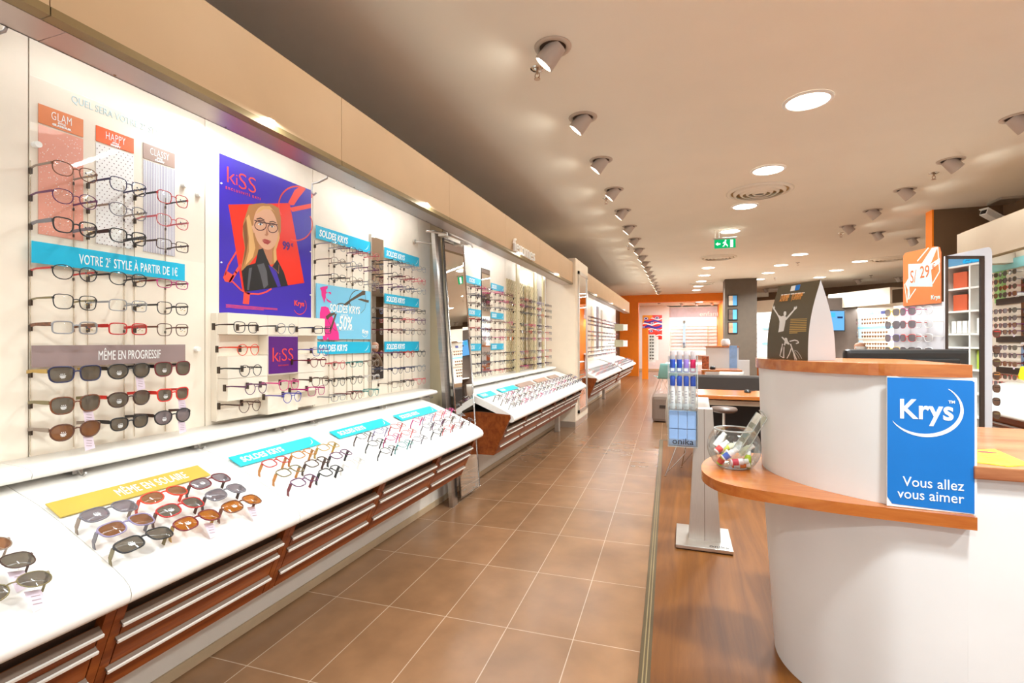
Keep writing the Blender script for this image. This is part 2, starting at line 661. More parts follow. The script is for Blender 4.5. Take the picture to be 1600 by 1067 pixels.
# ------------------------------------------------------------------ counters along the left wall
TOPPROF = [(-2.048, .885), (-1.95, .892), (-1.88, .872), (-1.80, .85), (-1.69, .808), (-1.56, .752), (-1.47, .711), (-1.43, .690), (-1.408, .672), (-1.400, .653), (-1.404, .634), (-1.418, .622),
           (-1.44, .620), (-1.475, .655), (-1.58, .700), (-1.80, .79), (-2.048, .84)]


def prof_mesh(q, prof, y0, y1, k=0, smooth=True):
    n = len(prof)
    vs = [(x, y0, z) for x, z in prof] + [(x, y1, z) for x, z in prof]
    q.add(vs, [(i, (i + 1) % n, n + (i + 1) % n, n + i) for i in range(n)], k, smooth)
    q.add([vs[i] for i in range(n)], [list(range(n))], k, False)
    q.add([vs[n + i] for i in range(n)], [list(range(n - 1, -1, -1))], k, False)


def worktop(y0, y1, lab):
    q = MB()
    prof_mesh(q, TOPPROF, y0 + .0012, y1 - .0012)
    tag(q.build('worktop', M_TOP, loc=(-1.7, (y0 + y1) / 2, .8)), lab, 'counter top')


worktop(-1.2, .925, 'white sloping counter top nearest the camera, cut by the left edge')
worktop(.925, 1.545, 'white sloping counter top with the gold sign')
worktop(1.545, 3.40, 'long white sloping counter top with three turquoise signs')
worktop(4.10, 7.50, 'white sloping counter top between leaning mirror and pillar')
worktop(8.65, 12.0, 'white sloping counter top just beyond the pillar')
worktop(12.3, 15.7, 'farthest white sloping counter top on the left')

LEDGE = [(-2.049, .918), (-2.049, .948), (-1.92, .944), (-1.885, .938), (-1.872, .926), (-1.876, .912), (-1.89, .906), (-1.93, .912)]


def ledge(y0, y1, lab):
    r = thing('ledge', lab, 'ledge', (-1.96, (y0 + y1) / 2, .92))
    q = MB()
    prof_mesh(q, LEDGE, y0 + .001, y1 - .001)
    q.build('shelf', M_TOP, r)
    for yy in [y for y in (y0 + .12, (y0 + y1) / 2, y1 - .12)]:
        q = MB()
        q.box(-2.045, -1.90, yy, yy + .03, .892, .909)
        q.tube([(-1.90, yy + .015, .905), (-1.885, yy + .015, .89), (-1.868, yy + .015, .888), (-1.858, yy + .015, .898)], .004, n=6)
        q.build('bracket', M_STEEL, r)


ledge(-1.2, .95, 'white rounded ledge at the wall nearest the camera')
ledge(.95, 2.05, 'white rounded ledge at the wall behind the gold sign')
ledge(2.05, 3.58, 'white rounded ledge at the wall right of the relief shelf')
ledge(4.15, 5.7, 'white rounded ledge under the six cyan signs')
ledge(5.7, 7.5, 'white rounded ledge under the lattice boards')

A0 = Vector((-1.455, 0, .618))
B0 = Vector((-1.58, 0, .33))
DN = Vector((B0 - A0))
NRM = Vector((.29, 0, -.125)).normalized()


def cabinet(y0, y1, lab, end0=False, end1=False):
    r = thing('drawer_cabinet', lab, 'drawer cabinet', (-1.7, (y0 + y1) / 2, .33))

    def pt(t, out, y):
        return A0 + DN * t + NRM * out + Vector((0, y, 0))
    q = MB()
    a, b = pt(0, -.03, 0), pt(1, -.03, 0)
    prof_mesh(q, [(-1.95, .70), (-1.62, .70), (a.x, a.z), (b.x, b.z), (-1.95, .33)], y0, y1, 1, False)
    w = .028
    for ya, yb in ((y0 + .001, y0 + w), (y1 - w, y1 - .001)):
        q.prism([pt(0.02, -.028, ya), pt(.02, .0, ya), pt(1, 0, ya), pt(1, -.028, ya)], (0, 0, 0), (0, yb - ya, 0), k=0)
    for flag, yy in ((end0, y0), (end1, y1)):
        if flag:
            d = -.012 if yy == y0 else .012
            prof_mesh(q, [(-1.95, .70), (-1.80, .705), (-1.66, .70), (-1.435, .688), (-1.43, .66), (-1.462, .60), (-1.585, .325), (-1.95, .325)], min(yy, yy + d), max(yy, yy + d), 0, False)
    q.build('body', [M_DRAWER, M_CABDARK], r)
    for ta, tb in ((.25, .395), (.425, .72), (.755, .998)):
        ya, yb = y0 + w + .004, y1 - w - .004
        d = MB()
        d.prism([pt(ta, -.025, ya), pt(ta, .0, ya), pt(tb, .0, ya), pt(tb, -.025, ya)], (0, 0, 0), (0, yb - ya, 0))
        f = d.build('drawer', M_DRAWER, r)
        h = MB()
        h.k = 1
        h.prism([pt(ta - .042, -.012, ya), pt(ta - .014, .012, ya), pt(ta + .0, .012, ya), pt(ta + .0, -.02, ya)], (0, -.012, 0), (0, yb - ya + .004, 0))
        h.k = 0
        h.prism([pt(ta - .016, .0115, ya), pt(ta - .016, .017, ya), pt(ta + .010, .017, ya), pt(ta + .010, .0115, ya)], (0, -.012, 0), (0, yb - ya + .004, 0))
        hm = h.mesh('handle', [M_BAR, M_GREYLAC2], r.location)
        part('handle', hm, f)
    return r


M_BAR = mat('handle_bar', '#efe8de', rough=0.35, metal=0.15)
M_GREYLAC2 = mat('handle_back', '#6a5240', rough=0.5)
cy = [-.34, .295, .93, 1.565, 2.2, 2.835, 3.40]
for i in range(6):
    cabinet(cy[i], cy[i + 1], ['wooden drawer cabinet cut by the lower left corner', 'wooden drawer cabinet nearest the camera below the seam of the counter', 'wooden drawer cabinet below the gold sign',
                               'wooden drawer cabinet below the first turquoise sign', 'wooden drawer cabinet below the second turquoise sign', 'wooden drawer cabinet at the counter end beside the leaning mirror'][i], end1=(i == 5))
cy = [4.10, 4.68, 5.26, 5.84, 6.42, 7.0, 7.5]
for i in range(6):
    cabinet(cy[i], cy[i + 1], 'wooden drawer cabinet of the middle counter, %s from the leaning mirror' % ORD[i], end0=(i == 0))
cy = [8.65 + .67 * i for i in range(6)]
for i in range(5):
    cabinet(cy[i], cy[i + 1], 'wooden drawer cabinet beyond the pillar, %s from it' % ORD[i], end0=(i == 0))
cy = [12.3 + .68 * i for i in range(6)]
for i in range(5):
    cabinet(cy[i], cy[i + 1], 'wooden drawer cabinet of the farthest left counter, %s from the camera' % ORD[i], end0=(i == 0))

# counter legs
for i, (y, lab) in enumerate(((7.12, 'square steel leg under the middle counter near the pillar'), (11.6, 'square steel leg under the counter beyond the pillar'))):
    q = MB().box(-1.80, -1.74, y, y + .09, 0, .34)
    q.k = 1
    q.box(-1.805, -1.735, y - .005, y + .095, 0, .012)
    tag(q.build('counter_leg', [M_ALU, M_STEEL], loc=(-1.77, y, 0)), lab, 'leg')

# ------------------------------------------------------------------ leaning mirror with its post
r = thing('leaning_mirror', 'tall frameless mirror leaning beside the end of the first counter', 'mirror', (-1.75, 3.85, 0))
pb0, pb1 = Vector((-1.722, 3.705, .05)), Vector((-1.715, 4.07, .05))
pt0, pt1 = Vector((-1.885, 3.705, 2.19)), Vector((-1.868, 4.06, 2.19))
nn = (pb1 - pb0).cross(pt0 - pb0).normalized()
if nn.x < 0:
    nn = -nn
q = MB().prism([pb0, pb1, pt1, pt0], nn * -.012, nn * -.006)
q.build('backing', M_BLACK, r)
q = MB().prism([pb0, pb1, pt1, pt0], nn * -.005, nn * 0)
q.build('glass', M_MIRROR, r)
q = MB()
q.tube([pb0, pb1, pt1, pt0], .007, n=6, closed=True)
q.build('rim', M_CHROME, r)
q = MB()
b0, t0 = Vector((-1.76, 3.60, 0.0)), Vector((-1.925, 3.60, 2.235))
q.prism([b0, b0 + Vector((0, .095, 0)), t0 + Vector((0, .095, 0)), t0], (-.02, 0, 0), (.012, 0, 0))
q.build('post', M_STEEL, r)
q = MB()
q.tube([(-1.93, 3.50, 2.205), (-1.83, 3.62, 2.205), (-1.815, 4.12, 2.205), (-1.83, 4.18, 2.195)], .009, n=8)
q.box(-1.90, -1.81, 3.64, 3.70, 2.19, 2.215)
q.box(-1.86, -1.81, 3.98, 4.04, 2.185, 2.215)
q.build('rail', M_ALU, r)
q = MB()
q.tube([(-2.045, 3.50, 2.13), (-1.93, 3.63, 2.13)], .008, n=8)
q.cyl((-2.045, 3.50, 2.13), (-2.03, 3.50, 2.13), .018)
q.build('wall_arm', M_ALU, r)

# ------------------------------------------------------------------ pillar with its mirror
M_PILLAR = mat('pillar_cream', '#efdcc4', rough=0.5, vary=0.02)
q = MB()
q.box(-2.3, -1.58, 7.56, 8.59, .09, 2.62)
q.k = 1
q.box(-2.3, -1.585, 7.565, 8.585, 0, .09)
tag(q.build('pillar', [M_PILLAR, M_ALU]), 'cream pillar with a mirror set in its face', 'pillar', kind='structure')
r = thing('pillar_mirror', 'tall framed mirror on the face of the cream pillar', 'mirror', (-1.575, 8.08, .2))
q = MB()
fr = .05
for a in ((7.72, 7.72 + fr, .20, 2.44), (8.44 - fr, 8.44, .20, 2.44), (7.72, 8.44, .20, .20 + fr), (7.72, 8.44, 2.44 - fr, 2.44)):
    q.box(-1.58, -1.555, a[0], a[1], a[2], a[3])
q.build('frame', M_ALU, r)
MB().box(-1.579, -1.566, 7.76, 8.40, .24, 2.40).build('glass', M_MIRROR, r)

# raised word on the fascia
w = thing('raised_word', 'raised white word standing on the cream fascia over the middle counter', 'lettering', (-1.60, 4.66, 2.235))
me = text_mesh('femmes', .185, M_INKW, ext=.009, sx=1.28, space=1.0)
part('lettering', me, w, (0.002, 0, 0.0), WALLTXT)
for y in (.03, .3, .5, .7):
    MB().cyl((-1.6195, 4.66 + y, 2.27), (-1.605, 4.66 + y, 2.27), .004, n=6).build('peg', M_ALU, w)

# ------------------------------------------------------------------ eyeglasses
SHAPES = {
    'rectangular': (.0275, .0200, 4.0, 0.0), 'oval': (.0270, .0235, 2.3, 0.0), 'round': (.0245, .0250, 2.0, 0.0), 'soft square': (.0262, .0238, 3.0, .10),
    'cat-eye': (.0272, .0225, 2.5, .20), 'half-moon': (.0265, .0165, 3.2, .15), 'large': (.0305, .0275, 2.7, .08), 'wide wrap': (.0325, .0255, 3.2, .05), 'large oval': (.0310, .0265, 2.2, 0.0),
}
TORT = '#6b3a1c'
_PROTO = {}


def outline(shape, n):
    a, b, p, up = SHAPES[shape]
    pts = []
    for i in range(n):
        t = 2 * pi * i / n
        c, s = cos(t), sin(t)
        y = a * math.copysign(abs(c) ** (2 / p), c)
        z = b * math.copysign(abs(s) ** (2 / p), s)
        y *= 1 + .10 * (z / b) if p < 3.5 else 1
        z += up * b * max(0, y / a) * (0.6 if z > 0 else -.2)
        pts.append((y, z))
    return pts


def wrap(y):
    return -1.4 * y * y


def front_parts(shape, fc, tc, lensm, n=24, sides=6, rim=.00165, tl=.125, thick=False):
    """Meshes of one pair: front, lens (right and left), temple (right and left), all with x pointing away from the wall."""
    key = ('near', shape, fc.name, tc.name, lensm.name, tl, thick)
    if key in _PROTO:
        return _PROTO[key]
    a, b, p, up = SHAPES[shape]
    cyy = a + .0095
    if thick:
        rim *= 1.45
    q = MB()
    lens = []
    for sgn in (1, -1):
        ol = [(sgn * (y + cyy), z) for y, z in outline(shape, n)]
        q.tube([(wrap(y), y, z) for y, z in ol], rim, n=sides, closed=True, up=(1, 0, 0))
        L = MB()
        c = (wrap(sgn * cyy) + .003, sgn * cyy, 0)
        ring1 = [(wrap(sgn * cyy + (y - sgn * cyy) * .6) + .002, sgn * cyy + (y - sgn * cyy) * .6, z * .6) for y, z in ol]
        ring2 = [(wrap(y), y, z) for y, z in ol]
        m = len(ol)
        L.add([c] + ring1 + ring2, [(0, 1 + i, 1 + (i + 1) % m) for i in range(m)] + [(1 + i, 1 + m + i, 1 + m + (i + 1) % m, 1 + (i + 1) % m) for i in range(m)], 0, True)
        lens.append(L.mesh('lens', lensm))
        q.box(-.006, .001, sgn * (2 * a + .0095) - .003, sgn * (2 * a + .0095) + .003, .002, .009, M=Matrix.Translation((wrap(2 * a + .0095), 0, b * .25)))
    zb = b * .25
    q.tube([(wrap(y) + .001, y, zb + .004 * cos(y / .012 * pi / 2)) for y in (-.011, -.006, 0, .006, .011)], rim * 1.15, n=sides, up=(1, 0, 0))
    front = q.mesh('eyeglasses', fc)
    temples = []
    hy = 2 * a + .0095
    for sgn in (1, -1):
        T = MB()
        x0 = wrap(hy) - .003
        hh = .0065 if thick else .0035
        z0 = b * .25 + .0055
        sec = [(x0, hh), (x0 - .03, hh), (-tl * .7, hh * .75), (-tl, hh * .9)]
        vs = []
        for i, (x, h) in enumerate(sec):
            zz = z0 - (.004 if i == 3 else 0)
            yy = sgn * (hy + .002 - (.004 if i == 3 else 0))
            for dy, dz in ((-.0013, -h), (.0013, -h), (.0013, h), (-.0013, h)):
                vs.append((x, yy + dy, zz + dz))
        fs = [(4 * i + j, 4 * i + (j + 1) % 4, 4 * i + 4 + (j + 1) % 4, 4 * i + 4 + j) for i in range(3) for j in range(4)] + [(3, 2, 1, 0), (12, 13, 14, 15)]
        T.add(vs, fs)
        temples.append(T.mesh('temple', tc))
    _PROTO[key] = (front, lens, temples)
    return _PROTO[key]


def far_mesh(shape, fc, lensm, tl=.122, n=12, sides=4, rim=.0018):
    key = ('far', shape, fc.name, lensm.name, tl)
    if key in _PROTO:
        return _PROTO[key]
    q = far_mb(shape, tl, n, sides, rim)
    _PROTO[key] = q.mesh('eyeglasses', [fc, lensm])
    return _PROTO[key]


def far_mb(shape, tl=.122, n=12, sides=4, rim=.0018):
    a, b, p, up = SHAPES[shape]
    cyy = a + .0095
    q = MB()
    for sgn in (1, -1):
        ol = [(sgn * (y + cyy), z) for y, z in outline(shape, n)]
        q.k = 0
        q.tube([(wrap(y), y, z) for y, z in ol], rim, n=sides, closed=True, up=(1, 0, 0))
        q.poly([(wrap(y) * .6 - .0005, y, z) for y, z in ol], k=1)
        hy = 2 * a + .0095
        q.box(-tl, wrap(hy), sgn * hy - .0012, sgn * hy + .0012, b * .25 + .002, b * .25 + .008)
    q.tube([(0, -.011, b * .25), (.001, 0, b * .25 + .004), (0, .011, b * .25)], rim, n=4, up=(1, 0, 0))
    return q


M_LENS = clear('spectacle_lens', '#fbfdfc', gloss=0.05)
M_SUNG = clear('sun_lens_grey', '#6f665a', gloss=0.08, alpha=.42, rough=.04)
M_SUNB = clear('sun_lens_brown', '#8a5f42', gloss=0.08, alpha=.42, rough=.04)
M_SUNO = clear('sun_lens_amber', '#b06a28', gloss=0.08, alpha=.40, rough=.04)
M_SUNS = clear('sun_lens_smoke', '#80767a', gloss=0.10, alpha=.40, rough=.04)
LENSM = {'clear': M_LENS, 'grey': M_SUNG, 'brown': M_SUNB, 'amber': M_SUNO, 'smoke': M_SUNS}
FCOL = {'black': '#1c1a1b', 'navy': '#23264a', 'tortoise': TORT, 'red': '#b51d18', 'purple': '#5a2350', 'grey': '#6f6a70', 'rose': '#c85a5e', 'dark brown': '#3f2317', 'magenta': '#b3226e',
        'brown': '#5a3523', 'silver': '#8d8b8c', 'orange-red': '#dd3a1a', 'blue': '#3d3fa0', 'violet': '#6a5aa0', 'dark red': '#6e1620', 'pink': '#d0407f', 'gold': '#b08a3a', 'olive': '#75673f',
        'honey': '#b8762c', 'clear': '#cfc8c2', 'teal': '#1f7f7c', 'lilac': '#8b80a0', 'taupe': '#8a7768', 'scarlet': '#d4281c', 'amber': '#8a4a14', 'white': '#e8e4e0', 'yellow': '#d9b62a', 'green': '#5c7a3a'}
FM = {k: mat('frame_' + k.replace(' ', '_').replace('-', '_'), v, rough=.28, vary=.55 if k == 'tortoise' else .05, scale=120 if k == 'tortoise' else 9) for k, v in FCOL.items()}
M_TAG = mat('price_tag', '#dccad6', rough=.6)
M_STK = mat('lens_print', '#eeeeee', rough=.5)
M_STKC = mat('lens_sticker_dark', '#4a4a55', rough=.5, vary=.6, scale=300)
_st = {}


def sticker_mesh(kind):
    if kind in _st:
        return _st[kind]
    q = MB()
    if kind == 'sun':
        for i in range(3):
            q.box(.0035, .0039, -.006 + i * .005, -.0035 + i * .005, .000, .0022)
        for j, w in enumerate((.018, .015, .016, .010)):
            q.box(.0035, .0039, -w / 2, w / 2, -.0045 - j * .0026, -.0030 - j * .0026)
        me = q.mesh('lens_print', M_STK)
    else:
        q.box(.0035, .0039, -.012, -.008, .001, .007)
        q.box(.0035, .0039, .002, .009, .004, .0065)
        q.box(.0035, .0039, -.003, .000, -.002, .001)
        q.k = 1
        q.box(.0035, .0039, .004, .010, -.007, -.0045)
        q.box(.0035, .0039, -.010, -.004, -.006, -.004)
        me = q.mesh('lens_sticker', [M_STKC, FM['gold']])
    _st[kind] = me
    return me


def tag_mesh():
    if 'tag' in _st:
        return _st['tag']
    q = MB()
    q.prism([(-.006, .02, -.022), (-.006, .05, -.030), (-.007, .058, -.07), (-.007, .028, -.075)], (-.0003, 0, 0), (.0003, 0, 0), k=0)
    q.tube([(-.003, .045, -.012), (-.006, .040, -.026)], .0006, n=4, k=0)
    for i in range(3):
        q.prism([(-.0055, .03, -.038 - i * .009), (-.0055, .047, -.042 - i * .009), (-.0055, .047, -.0435 - i * .009), (-.0055, .03, -.0395 - i * .009)], (-.0001, 0, 0), (.0001, 0, 0), k=1)
    _st['tag'] = q.mesh('price_tag', [M_TAG, M_MAUVE])
    return _st['tag']


def pair(shape, fcol, loc, label, group, rot=(0, 0, 0), tcol=None, lens='clear', tl=.125, sticker=None, tagged=False, thick=False):
    """One near pair: the front is the thing, lenses, temples, sticker and price tag are its parts."""
    front, lns, tmp = front_parts(shape, FM[fcol], FM[tcol or fcol], LENSM[lens], tl=tl, thick=thick)
    sun = lens != 'clear'
    o = bpy.data.objects.new('sunglasses' if sun else 'eyeglasses', front)
    o.location = loc
    o.rotation_euler = rot
    COL.objects.link(o)
    tag(o, label, 'sunglasses' if sun else 'glasses', group)
    for me in lns:
        part('lens', me, o)
    for me in tmp:
        part('temple', me, o, label=(tcol + ' temple') if tcol and tcol != fcol else None)
    if sticker:
        a = SHAPES[shape][0]
        part('lens_print' if sun else 'lens_sticker', sticker_mesh('sun' if sun else 'rx'), o, (wrap(a), (-1 if sun else 1) * (a + .0095), 0), label='small white print on the lens' if sun else 'coloured sticker on the lens')
    if tagged:
        part('price_tag', tag_mesh(), o, label='pale lilac paper price tag')
    return o


def small(shape, fcol, loc, label, group, rot=(0, 0, 0), lens='clear', tl=.122):
    """One far pair, too small to show its parts."""
    sun = lens != 'clear'
    o = bpy.data.objects.new('sunglasses' if sun else 'eyeglasses', far_mesh(shape, FM[fcol], LENSM[lens], tl))
    o.location = loc
    o.rotation_euler = rot
    COL.objects.link(o)
    return tag(o, label, 'sunglasses' if sun else 'glasses', group)


FX = -1.922      # plane of the fronts on the wall
M_ROD = clear('rod_acrylic', '#ece4d8', gloss=.06, alpha=.2, fres=.2)
M_HOOK = mat('hook_cap', '#3c2b1c', rough=.4)


def rods(ys, z0, z1, hz, lab, group=None, x=WX, r=.0017, split=.062):
    """A pair of upright rods for each column, with a dark hook under every temple end."""
    for i, y in enumerate(ys):
        for s, side in ((-1, 'left'), (1, 'right')):
            t = thing('display_rod', lab % (ORD[i], side), 'display rod', (x + .004, y + s * split, z0), group)
            MB().cyl((x + .004, y + s * split, z0), (x + .004, y + s * split, z1), r, n=6).build('rod', M_ROD, t)
            for z in hz:
                q = MB().box(x + .0005, x + (.012 if s < 0 else .006), y + s * split - (.003 if s < 0 else .002), y + s * split + (.003 if s < 0 else .002), z - .006, z + (.014 if s < 0 else .004))
                q.build('hook', M_HOOK, t)


# --- first wall board: three columns, nine rows
C1 = [1.094, 1.262, 1.424]
ROWS = [1.897, 1.806, 1.712, 1.558, 1.461, 1.376, 1.222, 1.120, 1.032]
B1 = [
    [('cat-eye', 'tortoise', 'taupe', 0), ('soft square', 'navy', None, 0), ('soft square', 'red', 'black', 0)],
    [('oval', 'purple', None, 0), ('oval', 'grey', 'taupe', 0), ('cat-eye', 'rose', None, 0)],
    [('soft square', 'black', 'grey', 1), ('soft square', 'black', None, 1), ('rectangular', 'dark brown', None, 0)],
    [('oval', 'black', 'red', 0), ('oval', 'black', None, 0), ('half-moon', 'magenta', 'dark red', 0)],
    [('soft square', 'black', 'olive', 0), ('rectangular', 'silver', None, 0), ('soft square', 'black', None, 0)],
    [('rectangular', 'silver', 'tortoise', 0), ('rectangular', 'red', None, 1), ('soft square', 'brown', None, 0)],
]
CARDS = ['over the pink dotted card', 'over the white dotted card', 'over the striped card']
RN = ['top', 'second', 'third', 'fourth', 'fifth', 'sixth']
COLN = ['left', 'middle', 'right']
for i in range(6):
    for j in range(3):
        sh, fc, tc, th = B1[i][j]
        if i < 3:
            lab = '%s %s eyeglasses in the %s row, %s' % (fc, sh, RN[i], CARDS[j])
        else:
            lab = '%s %s eyeglasses, %s in the %s row below the bright blue strip' % (fc, sh, COLN[j], RN[i - 3] if i > 3 else 'first')
        pair(sh, fc, (FX, C1[j] + (.006 if j == 2 else 0), ROWS[i]), lab, 'eyeglasses on the first wall board', tcol=tc, sticker=True, thick=bool(th) or (i, j) == (5, 0))
B1S = [
    [('wide wrap', 'navy', 'gold', 'grey', 0), ('large oval', 'black', None, 'grey', 1), ('large', 'dark red', 'black', 'grey', 0)],
    [('large', 'tortoise', 'olive', 'grey', 1), ('large oval', 'dark brown', 'scarlet', 'grey', 0), ('soft square', 'scarlet', None, 'grey', 1)],
    [('large oval', 'brown', 'taupe', 'brown', 1), ('cat-eye', 'black', None, 'grey', 0), ('large oval', 'black', 'dark brown', 'smoke', 1)],
]
for i in range(3):
    for j in range(3):
        sh, fc, tc, ln, tg = B1S[i][j]
        pair(sh, fc, (FX + .004, C1[j] + .002 * j, ROWS[6 + i]), '%s %s sunglasses, %s lenses, %s in %s row below the mauve strip' % (fc, sh, ln, COLN[j], RN[i] if i else 'first'),
             'sunglasses on the first wall board', tcol=tc, lens=ln, sticker=True, tagged=bool(tg), thick=True)
rods(C1, .955, 1.93, [r - .006 for r in ROWS], 'thin upright display rod on the first wall board, %s column, %s one', 'rods of the first wall board')


# --- signs
def arc_mesh(w, h, m, key):
    """The thin white swoosh at the end of the sale signs."""
    if key in _st:
        return _st[key]
    q = MB()
    n = 10
    a = [(w * sin(t * pi / 2), h * (1 - cos(t * pi / 2))) for t in [i / n for i in range(n + 1)]]
    for i in range(n):
        k0, k1 = .0035 * sin(pi * i / n) + .0006, .0035 * sin(pi * (i + 1) / n) + .0006
        q.add([(0, a[i][0], a[i][1]), (0, a[i + 1][0], a[i + 1][1]), (0, a[i + 1][0] - k1, a[i + 1][1] + k1 * .6), (0, a[i][0] - k0, a[i][1] + k0 * .6)], [(0, 1, 2, 3)])
    _st[key] = q.mesh('swoosh', m)
    return _st[key]


def sign(y0, y1, z0, z1, m, text, label, tsize=.05, group=None, shear=0.0, off=0.0, sx=1.0, x=WX, rot=(0, 0, 0), loc=None, tx=.05, swoosh=False, depth=.003, align='LEFT', small_text=None, stand=.002, tz=None, cat='sign', name='sign'):
    w, h = y1 - y0, z1 - z0
    if loc is None:
        loc = (x + stand, y0, z0)
    q = MB().box(0, depth, 0, w, 0, h)
    q.k = 1
    q.box(-stand * .98, 0, w * .1, w * .9, h * .2, h * .8)
    me = q.mesh('sign', [m, M_WHITE])
    o = bpy.data.objects.new(name, me)
    o.location = loc
    o.rotation_euler = rot
    COL.objects.link(o)
    tag(o, label, cat, group)
    if text:
        t = text_mesh(text, tsize, M_INKW, shear=shear, off=off, sx=sx, align=align)
        part('lettering', t, o, (depth + .0004, tx, tz if tz is not None else (h - tsize * .70) / 2), WALLTXT)
    if swoosh:
        part('swoosh', arc_mesh(.045, h * .55, M_INKW, 'sw%.2f' % h), o, (depth + .0006, w - .065, h * .18))
    return o


SALE = dict(text='SOLDES KRYS', shear=.18, off=.0022, sx=.80, swoosh=True, tx=.028)
o = sign(1.027, 1.557, 1.590, 1.662, M_CYAN, None, 'bright blue strip sign with thin white hand lettering on the first wall board', stand=.02)
for w_, s_, y_, z_ in (('VOTRE 2', .050, .135, .016), ('E', .022, .232, .036), ('STYLE \u00c0 PARTIR DE 1\u20ac', .050, .248, .016)):
    part('lettering', text_mesh(w_, s_, M_INKW, sx=.47, space=1.06), o, (.0035, y_, z_), WALLTXT)
sign(1.027, 1.559, 1.244, 1.317, M_MAUVE, 'M\u00caME EN PROGRESSIF', 'mauve strip sign with thin white hand lettering on the first wall board', tsize=.050, sx=.47, tx=.195, stand=.02, tz=.018)

# pattern cards
M_GLAMB = mat('card_apricot', '#e58a58', rough=.4)
M_HAPB = mat('card_orange', '#f0600e', rough=.4)
M_CLAB = mat('card_taupe', '#a88a7c', rough=.4)
M_GLAMP = mat('card_pink', '#efa58f', rough=.45, vary=.06, scale=6)
M_CARDW = mat('card_white', '#f5f2ee', rough=.45, vary=.0)
M_LILAC = mat('card_stripe', '#a8a2b6', rough=.5)
M_DOTD = mat('card_dot', '#6e4a4c', rough=.5)


def pattern_card(y0, y1, zt, zm, zb, mband, mbody, word, sub, kind, label):
    t = thing('pattern_card', label, 'card', (WX, y0, zb))
    x = WX + .001
    MB().box(x, x + .0015, y0, y1, zm + .006, zt).build('heading', mband, t)
    MB().box(x, x + .001, y0, y1, zb, zm).build('pattern', mbody, t)
    rnd = random.Random(3)
    q = MB()
    if kind == 'dots':
        for k in range(210):
            y, z, r = rnd.uniform(y0 + .004, y1 - .004), rnd.uniform(zb + .004, zm - .004), rnd.uniform(.0008, .0016)
            q.cyl((x + .001, y, z), (x + .0014, y, z), r, n=6)
        q.build('dots', M_INKW, t).__setitem__('kind', 'stuff')
    elif kind == 'grid':
        zz, k = zm - .008, 0
        while zz > zb:
            yy = y0 + (.004 if k % 2 else .012)
            while yy < y1 - .003:
                q.cyl((x + .001, yy, zz), (x + .0014, yy, zz), .0019, n=6)
                yy += .0165
            zz -= .0125
            k += 1
        q.build('dots', M_DOTD, t).__setitem__('kind', 'stuff')
    else:
        yy = y0 + .002
        while yy < y1 - .002:
            q.box(x + .001, x + .0014, yy, yy + .0032, zb, zm)
            yy += .0066
        q.build('stripes', M_LILAC, t).__setitem__('kind', 'stuff')
    c = (y0 + y1) / 2
    part('lettering', text_mesh(word, .040, M_INKW, sx=.55, align='CENTER', space=1.1, off=-.0003), t, (.003, c - y0, zt - zb - .038), WALLTXT)
    part('lettering', text_mesh(sub, .0085, M_INKW, off=.0005, align='CENTER'), t, (.003, c - y0, zt - zb - .047), WALLTXT)
    part('lettering', text_mesh(word if word != 'GLAM' else 'GLAMOUR', .0095, M_INKW, off=.0007, align='CENTER', sx=1.2), t, (.003, c - y0, zt - zb - .057), WALLTXT)


pattern_card(1.055, 1.187, 2.130, 2.060, 1.692, M_GLAMB, M_GLAMP, 'GLAM', 'STYLE', 'dots', 'apricot headed card with white dots on pink, leftmost of the three pattern cards')
pattern_card(1.228, 1.361, 2.128, 2.064, 1.692, M_HAPB, M_CARDW, 'HAPPY', 'STYLE', 'grid', 'orange headed card with dark dots on white, middle of the three pattern cards')
pattern_card(1.397, 1.528, 2.128, 2.060, 1.692, M_CLAB, M_CARDW, 'CLASSY', 'STYLE', 'stripes', 'taupe headed card with lilac stripes, rightmost of the three pattern cards')
M_PALE = mat('pale_lettering', '#cfe4e6', rough=.6)
t = thing('wall_lettering', 'faint pale blue lettering on the lit panel above the pattern cards', 'lettering', (WX, 1.13, 2.19))
part('lettering', text_mesh('QUEL SERA VOTRE 2\u00b0 STYLE ?', .036, M_PALE, sx=.75), t, (.0012, .02, -.012), WALLTXT)
t = thing('acrylic_panel', 'clear acrylic sheet held by round knobs over the pattern cards', 'panel', (WX, 1.03, 1.68))
MB().box(WX + .006, WX + .009, 1.03, 1.66, 1.682, 2.215).build('sheet', M_CLEAR, t)
for y, z in ((1.046, 1.986), (1.632, 1.984), (1.565, 2.005)):
    MB().cyl((WX, y, z), (WX + .022, y, z), .0105, n=16).build('knob', M_WHITE, t)
q = MB().cyl((WX, 1.624, 1.297), (WX + .022, 1.624, 1.297), .0105, n=16)
tag(q.build('panel_knob', M_WHITE, loc=(WX, 1.624, 1.297)), 'small white round knob on the wall left of the relief shelf', 'knob')


# --- portrait poster (flat printed sheet)
def flat(q, pts, k, conv, lift):
    q.poly([conv(*p) + Vector((lift, 0, 0)) for p in pts], k)


def thick_line(q, pts, w, k, conv, lift):
    """A printed stroke of even width through pixel-plane points."""
    P = [conv(*p) for p in pts]
    for i in range(len(P) - 1):
        a, b = P[i], P[i + 1]
        d = (b - a)
        if d.length < 1e-6:
            continue
        d.normalize()
        nrm = Vector((0, -d.z, d.y)) * (w / 2)
        e = d * (w * .25)
        q.poly([a - e + nrm + Vector((lift, 0, 0)), b + e + nrm + Vector((lift, 0, 0)), b + e - nrm + Vector((lift, 0, 0)), a - e - nrm + Vector((lift, 0, 0))], k)


